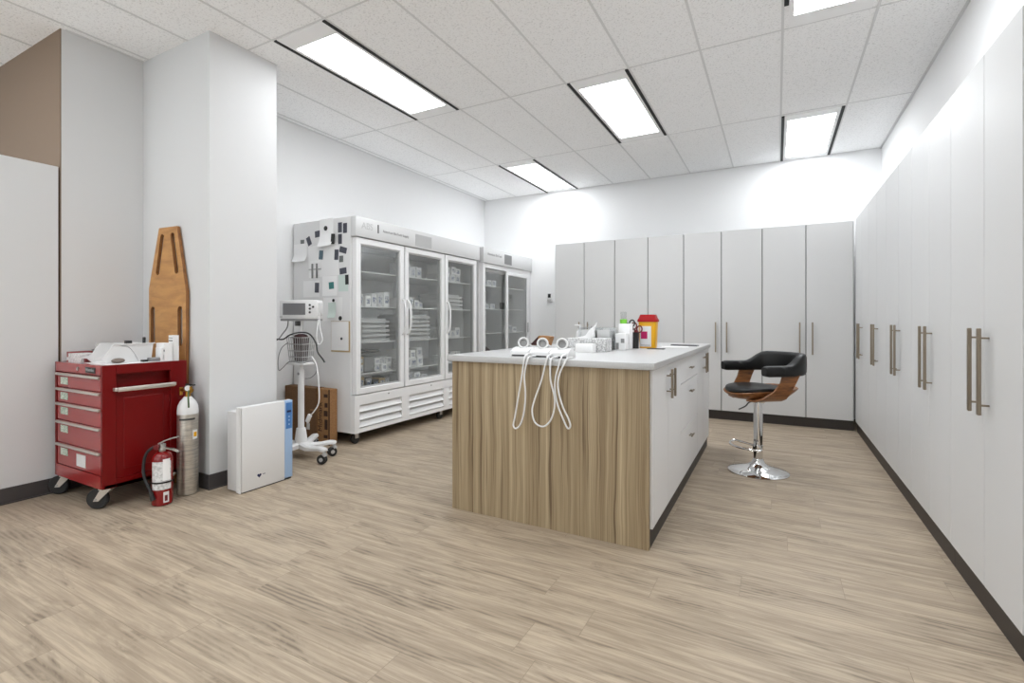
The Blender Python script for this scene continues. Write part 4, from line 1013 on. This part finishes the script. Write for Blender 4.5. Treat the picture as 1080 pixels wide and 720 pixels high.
for i, (x, y, _) in enumerate(HS):
    t = thing('corded_handset', hl[i], 'handset', (x, y, CT), group='corded handsets on the worktop edge')
    w = 0.058
    MB().prism([(y - 0.05, CT), (y + 0.06, CT), (y + 0.06, CT + 0.026), (y + 0.02, CT + 0.054), (y - 0.015, CT + 0.050), (y - 0.05, CT + 0.032)], 'x', x - w, x + w, 0.004).build('cradle', 'white', t)
    MB().box(x - w + 0.01, x + w - 0.012, y - 0.0515, y - 0.049, CT + 0.003, CT + 0.012).build('cradle_dark_strip', 'darkgrey', t)  # dark strip along the lower front of the cradle
    hp_ = Vector((x + 0.004, y - 0.005, CT + 0.078)); dd = Vector((0.42, -0.89, 0.18)).normalized()
    mx = Matrix.Translation(hp_) @ dd.to_track_quat('Z', 'Y').to_matrix().to_4x4()
    MB().lathe([(0, -0.03), (0.024, -0.03), (0.031, -0.02), (0.034, -0.004), (0.033, 0.004), (0.029, 0.008), (0.0235, 0.005), (0.022, -0.008), (0, -0.008)], 32, mx).build('head', 'white', t)
    MB().lathe([(0, -0.0078), (0.0218, -0.0078), (0.0218, -0.0065), (0, -0.005)], 28, mx).build('lens', 'grey', t)
    MB().tube([hp_ - dd * 0.015, hp_ - dd * 0.03 + Vector((0.03, 0.02, -0.015)), Vector((x + 0.045, y + 0.055, CT + 0.035))], 0.012, 10).build('grip', 'lightgrey', t)
    lp = px2(loops[i], 2.398)
    cpts = [Vector((lp[0].x + 0.004, y - 0.048, CT + 0.024)), Vector((lp[0].x, 2.43, CT + 0.018)), Vector((lp[0].x, 2.402, CT - 0.006))] + lp[1:-1] + [Vector((lp[-1].x, 2.395, CT - 0.006)), Vector((lp[-1].x + 0.006, 2.425, CT + 0.010)), Vector((lp[-1].x + 0.012, y - 0.048, CT + 0.010))]
    # the second strand passes in front of the first
    n = len(cpts)
    for j, p in enumerate(cpts):
        if 3 <= j < n - 3: p.y -= 0.012 * (j - 3) / (n - 6)
    MB().tube(cpts, 0.0048, 8, 6).build('cord', 'cord', t)

# ------------------------------------------------------------------ worktop: other things
def wbox(px0, px1, yb, ht, depth, skew=0.0):
    """box on the worktop whose front foot runs between two picture columns"""
    a, b = onz(px0, yb, CT), onz(px1, yb, CT)
    return a, b
single(MB().box(-1.165, -1.045, 3.03, 3.10, CT, CT + 0.055, 0.002), 'carton', 'paper', 'plain white carton lying in front of the tissue box', 'carton', 'cartons on the worktop')
tb = thing('tissue_box', 'patterned tissue box with a white tissue pulled up, on the worktop', 'tissue box', (-1.10, 3.19, CT))
MB().box(-1.26, -0.985, 3.12, 3.25, CT, CT + 0.088, 0.002, 1).build('box', 'pattern', tb)
MB().box(-0.9846, -0.983, 3.13, 3.24, CT + 0.01, CT + 0.08).build('end_label', 'print', tb)
ts = MB(); rings = []
for i in range(9):
    f = i / 8
    cxx = -1.165 + 0.055 * f; zz = CT + 0.084 + 0.060 * f
    w = 0.075 - 0.035 * f; d = 0.026 - 0.016 * f
    rings.append([Vector((cxx + w * (1 + 0.12 * math.sin(3 * a + 1.1 * i)) * math.cos(a), 3.185 + d * math.sin(a) * (1 + 0.45 * math.cos(4 * a + 0.8 * i)), zz + 0.008 * math.sin(3 * a + 0.9 * i) * f + 0.055 * f * math.cos(a))) for a in [2 * math.pi * k / 24 for k in range(24)]])
ts.loft(rings).build('tissue', 'tissue', tb, ang=80)
# clear drawer tower and cartons behind the tissue box
cd = thing('drawer_organiser', 'clear acrylic organiser with white packs, behind the tissue box', 'organiser', (-1.12, 3.42, CT))
f = MB()
for z in (0, 0.075, 0.155): f.box(-1.25, -1.015, 3.32, 3.50, CT + z, CT + z + 0.004)
for x in (-1.25, -1.13, -1.019): f.box(x, x + 0.004, 3.32, 3.50, CT + 0.004, CT + 0.155)
f.box(-1.246, -1.019, 3.496, 3.50, CT + 0.004, CT + 0.155)
f.build('shell', 'clear', cd)
for x0, x1, z in ((-1.24, -1.14, 0.005), (-1.12, -1.03, 0.005), (-1.24, -1.14, 0.08), (-1.12, -1.03, 0.08)):
    MB().box(x0, x1, 3.34, 3.48, CT + z, CT + z + 0.06, 0.004).build('drawer', 'offwhite', cd)
t = thing('carton', 'white carton with grey panels standing between organiser and tall white pack', 'carton', (-0.967, 3.43, CT), group='cartons on the worktop')
MB().box(-1.005, -0.930, 3.40, 3.47, CT, CT + 0.115, 0.002, 1).build('box', 'paper2', t)
MB().box(-1.0, -0.98, 3.3985, 3.4005, CT + 0.005, CT + 0.05).box(-0.965, -0.94, 3.3985, 3.4005, CT + 0.05, CT + 0.08).build('printed_panel', 'grey', t)
single(MB().box(-1.010, -0.927, 3.50, 3.58, CT, CT + 0.185, 0.003), 'carton', 'paper', 'tall plain white pack beside the black pen cup', 'carton', 'cartons on the worktop')
t = thing('tube', 'small tube with lime green cap standing on the tall white pack', 'tube', (-0.985, 3.54, CT + 0.1855))
MB().lathe([(0, 0), (0.024, 0), (0.026, 0.03), (0, 0.034)], 20, c=(-0.985, 3.54, CT + 0.1855)).build('cap', 'lime', t)
MB().lathe([(0, 0.0), (0.02, 0.0), (0.022, 0.05), (0, 0.052)], 20, c=(-0.985, 3.54, CT + 0.2195)).build('body', 'clear', t)
pc = thing('pen_cup', 'black pen cup holding scissors beside the sharps container', 'pen cup', (-0.935, 3.655, CT))
MB().lathe([(0, 0), (0.032, 0), (0.035, 0.12), (0.032, 0.12), (0.03, 0.006), (0, 0.006)], 24, c=(-0.935, 3.655, CT)).build('cup', 'black', pc)
for k, (dx, dz, nm, m, lb) in enumerate(((-0.014, 0.175, 'scissors', 'black', 'black-handled scissors standing in the pen cup'), (0.014, 0.155, 'scissors', 'burgundy', 'red-handled scissors standing in the pen cup'))):
    bx_, by_ = -0.945 + dx, 3.65 + 0.012 * k
    t = thing('scissors', lb, 'scissors', (bx_, by_, CT + 0.007))
    MB().box(bx_ - 0.005, bx_ + 0.005, by_ - 0.002, by_ + 0.002, CT + 0.007, CT + dz - 0.03).build('blade', 'steel', t)
    for s in (-1, 1):
        c = Vector((bx_ + (0.012 if k else -0.012) + s * 0.020, by_, CT + dz + s * 0.012 * (-1 if k else 1)))
        MB().tube([c + Vector((0.019 * math.cos(a), 0.004 * math.sin(a), 0.024 * math.sin(a))) for a in [2 * math.pi * q / 10 for q in range(10)]], 0.005, 8, 3, True).build('handle_loop', m, t)
    MB().box(bx_ - 0.008, bx_ + 0.02, by_ - 0.004, by_ + 0.004, CT + dz - 0.04, CT + dz - 0.015, 0.003).build('shank', m, t)
# sharps container
sx, sy = -0.855, 3.755
t = thing('sharps_container', 'yellow sharps container with red lid and pink label on the worktop', 'sharps container', (sx, sy, CT))
hw, hd_ = 0.066, 0.05
def rr(w, d, z, r=0.018, n=4):
    pts = []
    for sxx, syy, a0 in ((1, 1, 0), (-1, 1, 90), (-1, -1, 180), (1, -1, 270)):
        for k in range(n + 1):
            a = R(a0 + 90 * k / n); pts.append(Vector((sx + sxx * (w - r) + r * math.cos(a), sy + syy * (d - r) + r * math.sin(a), CT + z)))
    return pts
MB().loft([rr(hw * 0.86, hd_ * 0.86, 0), rr(hw * 0.9, hd_ * 0.9, 0.01), rr(hw, hd_, 0.20)]).build('bin', 'yellow', t)
MB().loft([rr(hw * 1.1, hd_ * 1.1, 0.197), rr(hw * 1.1, hd_ * 1.1, 0.212), rr(hw * 0.98, hd_ * 0.98, 0.225), rr(hw * 0.85, hd_ * 0.85, 0.25), rr(hw * 0.82, hd_ * 0.82, 0.252)]).build('lid', 'lidred', t)
def slab(x0, x1, z0, z1, off):
    fy = lambda z: sy - hd_ * (0.9 + 0.1 * z / 0.2) - off
    return MB().loft([[Vector((x0, fy(z), CT + z)), Vector((x1, fy(z), CT + z)), Vector((x1, fy(z) + 0.0015, CT + z)), Vector((x0, fy(z) + 0.0015, CT + z))] for z in (z0, z1)])
slab(sx - 0.052, sx + 0.032, 0.012, 0.165, 0.001).build('front_label', 'label', t)
slab(sx - 0.044, sx + 0.004, 0.07, 0.125, 0.0022).build('pink_label', 'pink', t)
slab(sx - 0.044, sx + 0.025, 0.02, 0.024, 0.0022).build('label_line', 'ink', t)
# flat things near the sharps container
single(MB().box(-0.83, -0.71, 3.60, 3.655, CT, CT + 0.006, 0.001, mx=None), 'tablet', 'darkgrey', 'slim dark pad lying in front of the sharps container', 'pad')
single(MB().box(-0.10, 0.10, -0.07, 0.07, 0, 0.003, mx=Matrix.Translation((-0.70, 3.98, CT)) @ Matrix.Rotation(R(12), 4, 'Z')), 'paper_sheet', 'paper2', 'loose paper sheet lying behind the sharps container', 'paper')
single(MB().box(-0.11, 0.10, -0.035, 0.035, 0, 0.008, 0.002, mx=Matrix.Translation((-0.66, 4.22, CT)) @ Matrix.Rotation(R(-8), 4, 'Z')), 'folder', 'darkgrey', 'black slim folder lying toward the far end of the worktop', 'folder')
# pump bottle
bxx, byy = -1.42, 3.80
t = thing('pump_bottle', 'white pump bottle behind the cartons on the worktop', 'bottle', (bxx, byy, CT))
MB().lathe([(0, 0), (0.03, 0), (0.032, 0.004), (0.032, 0.10), (0.022, 0.122), (0.012, 0.128), (0, 0.128)], 24, c=(bxx, byy, CT)).build('bottle', 'offwhite', t)
MB().cyl((bxx, byy, CT + 0.126), (bxx, byy, CT + 0.165), 0.007, seg=12).box(bxx - 0.045, bxx + 0.012, byy - 0.007, byy + 0.007, CT + 0.163, CT + 0.175, 0.003).cyl((bxx, byy, CT + 0.126), (bxx, byy, CT + 0.14), 0.014, seg=14).build('pump', 'white', t)
single(MB().box(-1.31, -1.18, 3.75, 3.84, CT, CT + 0.105, 0.006), 'carton', 'paper2', 'pale carton beside the pump bottle, behind the tissue', 'carton', 'cartons on the worktop')
single(MB().lathe([(0, 0), (0.007, 0), (0.007, 0.15), (0.002, 0.165), (0, 0.165)], 12, Matrix.Translation((-1.285, 3.70, CT)) @ Matrix.Rotation(R(0), 4, 'Y')), 'marker', 'grey', 'grey upright marker beside the pump bottle', 'marker')
# open brown paper box behind the second handset
pb = thing('paper_box', 'small open brown paper box behind the middle handset', 'box', (-1.725, 3.72, CT))
MB().prism([(-1.815, CT), (-1.655, CT), (-1.630, CT + 0.075), (-1.735, CT + 0.082)], 'y', 3.68, 3.76).build('box', 'card2', pb)
MB().prism([(-1.815, CT + 0.004), (-1.745, CT + 0.004), (-1.740, CT + 0.075)], 'y', 3.677, 3.681).build('opening', 'dkburgundy', pb)

# ------------------------------------------------------------------ bar stool
bsx, bsy = -0.122, 4.103
fdir = Vector((-0.805, -0.592, 0)).normalized()
bs = thing('bar_stool', 'chrome pedestal bar stool with bentwood shell and black padded arms', 'bar stool', (bsx, bsy, 0), math.atan2(fdir.y, fdir.x))
ORIG[bs.name] = Vector((0, 0, 0))       # local frame: +x is the way the seat faces
MB().lathe([(0, 0), (0.205, 0), (0.208, 0.006), (0.19, 0.016), (0.13, 0.03), (0.075, 0.048), (0.045, 0.07), (0.036, 0.095), (0.034, 0.10), (0, 0.10)], 48).build('base', 'chrome', bs)
MB().cyl((0, 0, 0.098), (0, 0, 0.44), 0.032, seg=28).build('sleeve', 'chrome', bs)
MB().cyl((0, 0, 0.435), (0, 0, 0.53), 0.030, seg=24).lathe([(0.045, 0.518), (0.06, 0.535), (0.06, 0.545), (0, 0.545)], 24).build('piston', 'chrome', bs)
fr_ = []
for i in range(13):
    a = R(-75 + 150 * i / 12); fr_.append((0.045 + 0.15 * math.cos(a) - 0.0, 0.165 * math.sin(a), 0.20))
MB().tube([(0.0, -0.032, 0.185)] + fr_ + [(0.0, 0.032, 0.185)], 0.008, 10, 3).lathe([(0.031, 0.165), (0.037, 0.168), (0.037, 0.20), (0.031, 0.203)], 24).build('footrest', 'chrome', bs)
MB().tube([(0.03, -0.01, 0.526), (0.07, -0.01, 0.515), (0.095, -0.01, 0.49), (0.15, -0.01, 0.468)], 0.005, 8).build('lever', 'darkgrey', bs)
# seat shell: superellipse dish
def dish(scale, z, k=0.0, tail=0.0):
    pts = []
    for i in range(40):
        a = 2 * math.pi * i / 40
        x = scale * 0.232 * (abs(math.cos(a)) ** 0.85) * (1 if math.cos(a) > 0 else -1); y = scale * 0.208 * (abs(math.sin(a)) ** 0.85) * (1 if math.sin(a) > 0 else -1)
        zz = z + k * (scale ** 2) * (abs(y) / 0.215) ** 2 * 0.03
        if x < 0: x *= 1 + tail; zz += tail * 0.15 * (x / 0.2) ** 2
        pts.append((x, y, zz))
    return pts
MB().loft([dish(0.4, 0.545, 1, 0.15), dish(0.8, 0.556, 1, 0.15), dish(1.0, 0.586, 1, 0.15), dish(1.015, 0.594, 1, 0.15), dish(1.0, 0.598, 1, 0.15), dish(0.5, 0.578, 1, 0.15)]).build('seat_shell', 'walnut', bs)
MB().loft([dish(0.5, 0.582, 1), dish(0.92, 0.592, 1), dish(0.97, 0.606, 1), dish(0.95, 0.622, 1), dish(0.8, 0.634, 1), dish(0.4, 0.636, 1), dish(0.05, 0.634, 1)]).build('seat_cushion', 'leather', bs, ang=60)
for s in (-1, 1):
    path = [(0.08, 0.548, 0.04), (0.16, 0.554, 0.035), (0.212, 0.578, 0.02), (0.240, 0.63, -0.02), (0.250, 0.69, -0.055), (0.252, 0.765, -0.085)]
    rings = []
    for j, (yy, zz, xc) in enumerate(path):
        w = (0.11, 0.105, 0.09, 0.066, 0.060, 0.068)[j]
        a = path[max(j - 1, 0)]; b = path[min(j + 1, 5)]
        n = Vector((0, -(b[1] - a[1]) * s * -1, (b[0] - a[0]) * -1)).normalized() * -0.006
        n = Vector((0, (b[1] - a[1]) * s, -(b[0] - a[0]))).normalized() * 0.006
        c = Vector((xc, yy * s, zz))
        rings.append([c + n + Vector((w, 0, 0)), c + n - Vector((w, 0, 0)), c - n - Vector((w, 0, 0)), c - n + Vector((w, 0, 0))])
    MB().loft(rings).build('arm_support', 'walnut', bs, ang=50)
# padded U-shaped back and arm band
rings = []
ub = []
for i in range(6): ub.append((0.13 - 0.026 * i, -0.252, (0, -1)))
for i in range(25):
    a = R(-90 - 180 * i / 24); ub.append((0.0 + 0.272 * math.cos(a), 0.252 * math.sin(a), (math.cos(a), math.sin(a))))
for i in range(6): ub.append((0.0 + 0.026 * i, 0.252, (0, 1)))
for i, (x, y, nrm) in enumerate(ub):
    n = Vector((nrm[0], nrm[1], 0)); n.normalize()
    hump = max(0.0, min(1.0, (-x - 0.06) / 0.13)); hump = hump * hump * (3 - 2 * hump)
    zb = 0.736; zt = 0.812 + 0.078 * hump; th = 0.036 - 0.006 * hump
    c = Vector((x, y, 0)) + n * (0.02 * hump)
    e = 1.0 if 0 < i < len(ub) - 1 else 0.8
    pts = []
    for k in range(14):
        a = 2 * math.pi * k / 14
        u = (abs(math.cos(a)) ** 0.5) * (1 if math.cos(a) > 0 else -1); v = (abs(math.sin(a)) ** 0.5) * (1 if math.sin(a) > 0 else -1)
        pts.append(c + n * (th * u * e) + Vector((0, 0, (zb + zt) / 2 + (zt - zb) / 2 * v * e)))
    rings.append(pts)
MB().loft(rings).build('back_and_arm_pad', 'leather', bs, ang=60)

# ------------------------------------------------------------------ world and view
w = bpy.data.worlds.new('world'); SC.world = w; w.use_nodes = True
w.node_tree.nodes['Background'].inputs[0].default_value = (0.9, 0.95, 1, 1)
w.node_tree.nodes['Background'].inputs[1].default_value = 1.6
SC.view_settings.view_transform = 'Standard'
SC.view_settings.look = 'None'
SC.view_settings.gamma = 1.0
SC.view_settings.use_curve_mapping = False
SC.view_settings.exposure = 1.0
SC.cycles.max_bounces = 10
SC.cycles.diffuse_bounces = 7
SC.cycles.transparent_max_bounces = 16
SC.cycles.caustics_reflective = False
SC.cycles.caustics_refractive = False
SC.cycles.sample_clamp_indirect = 6.0
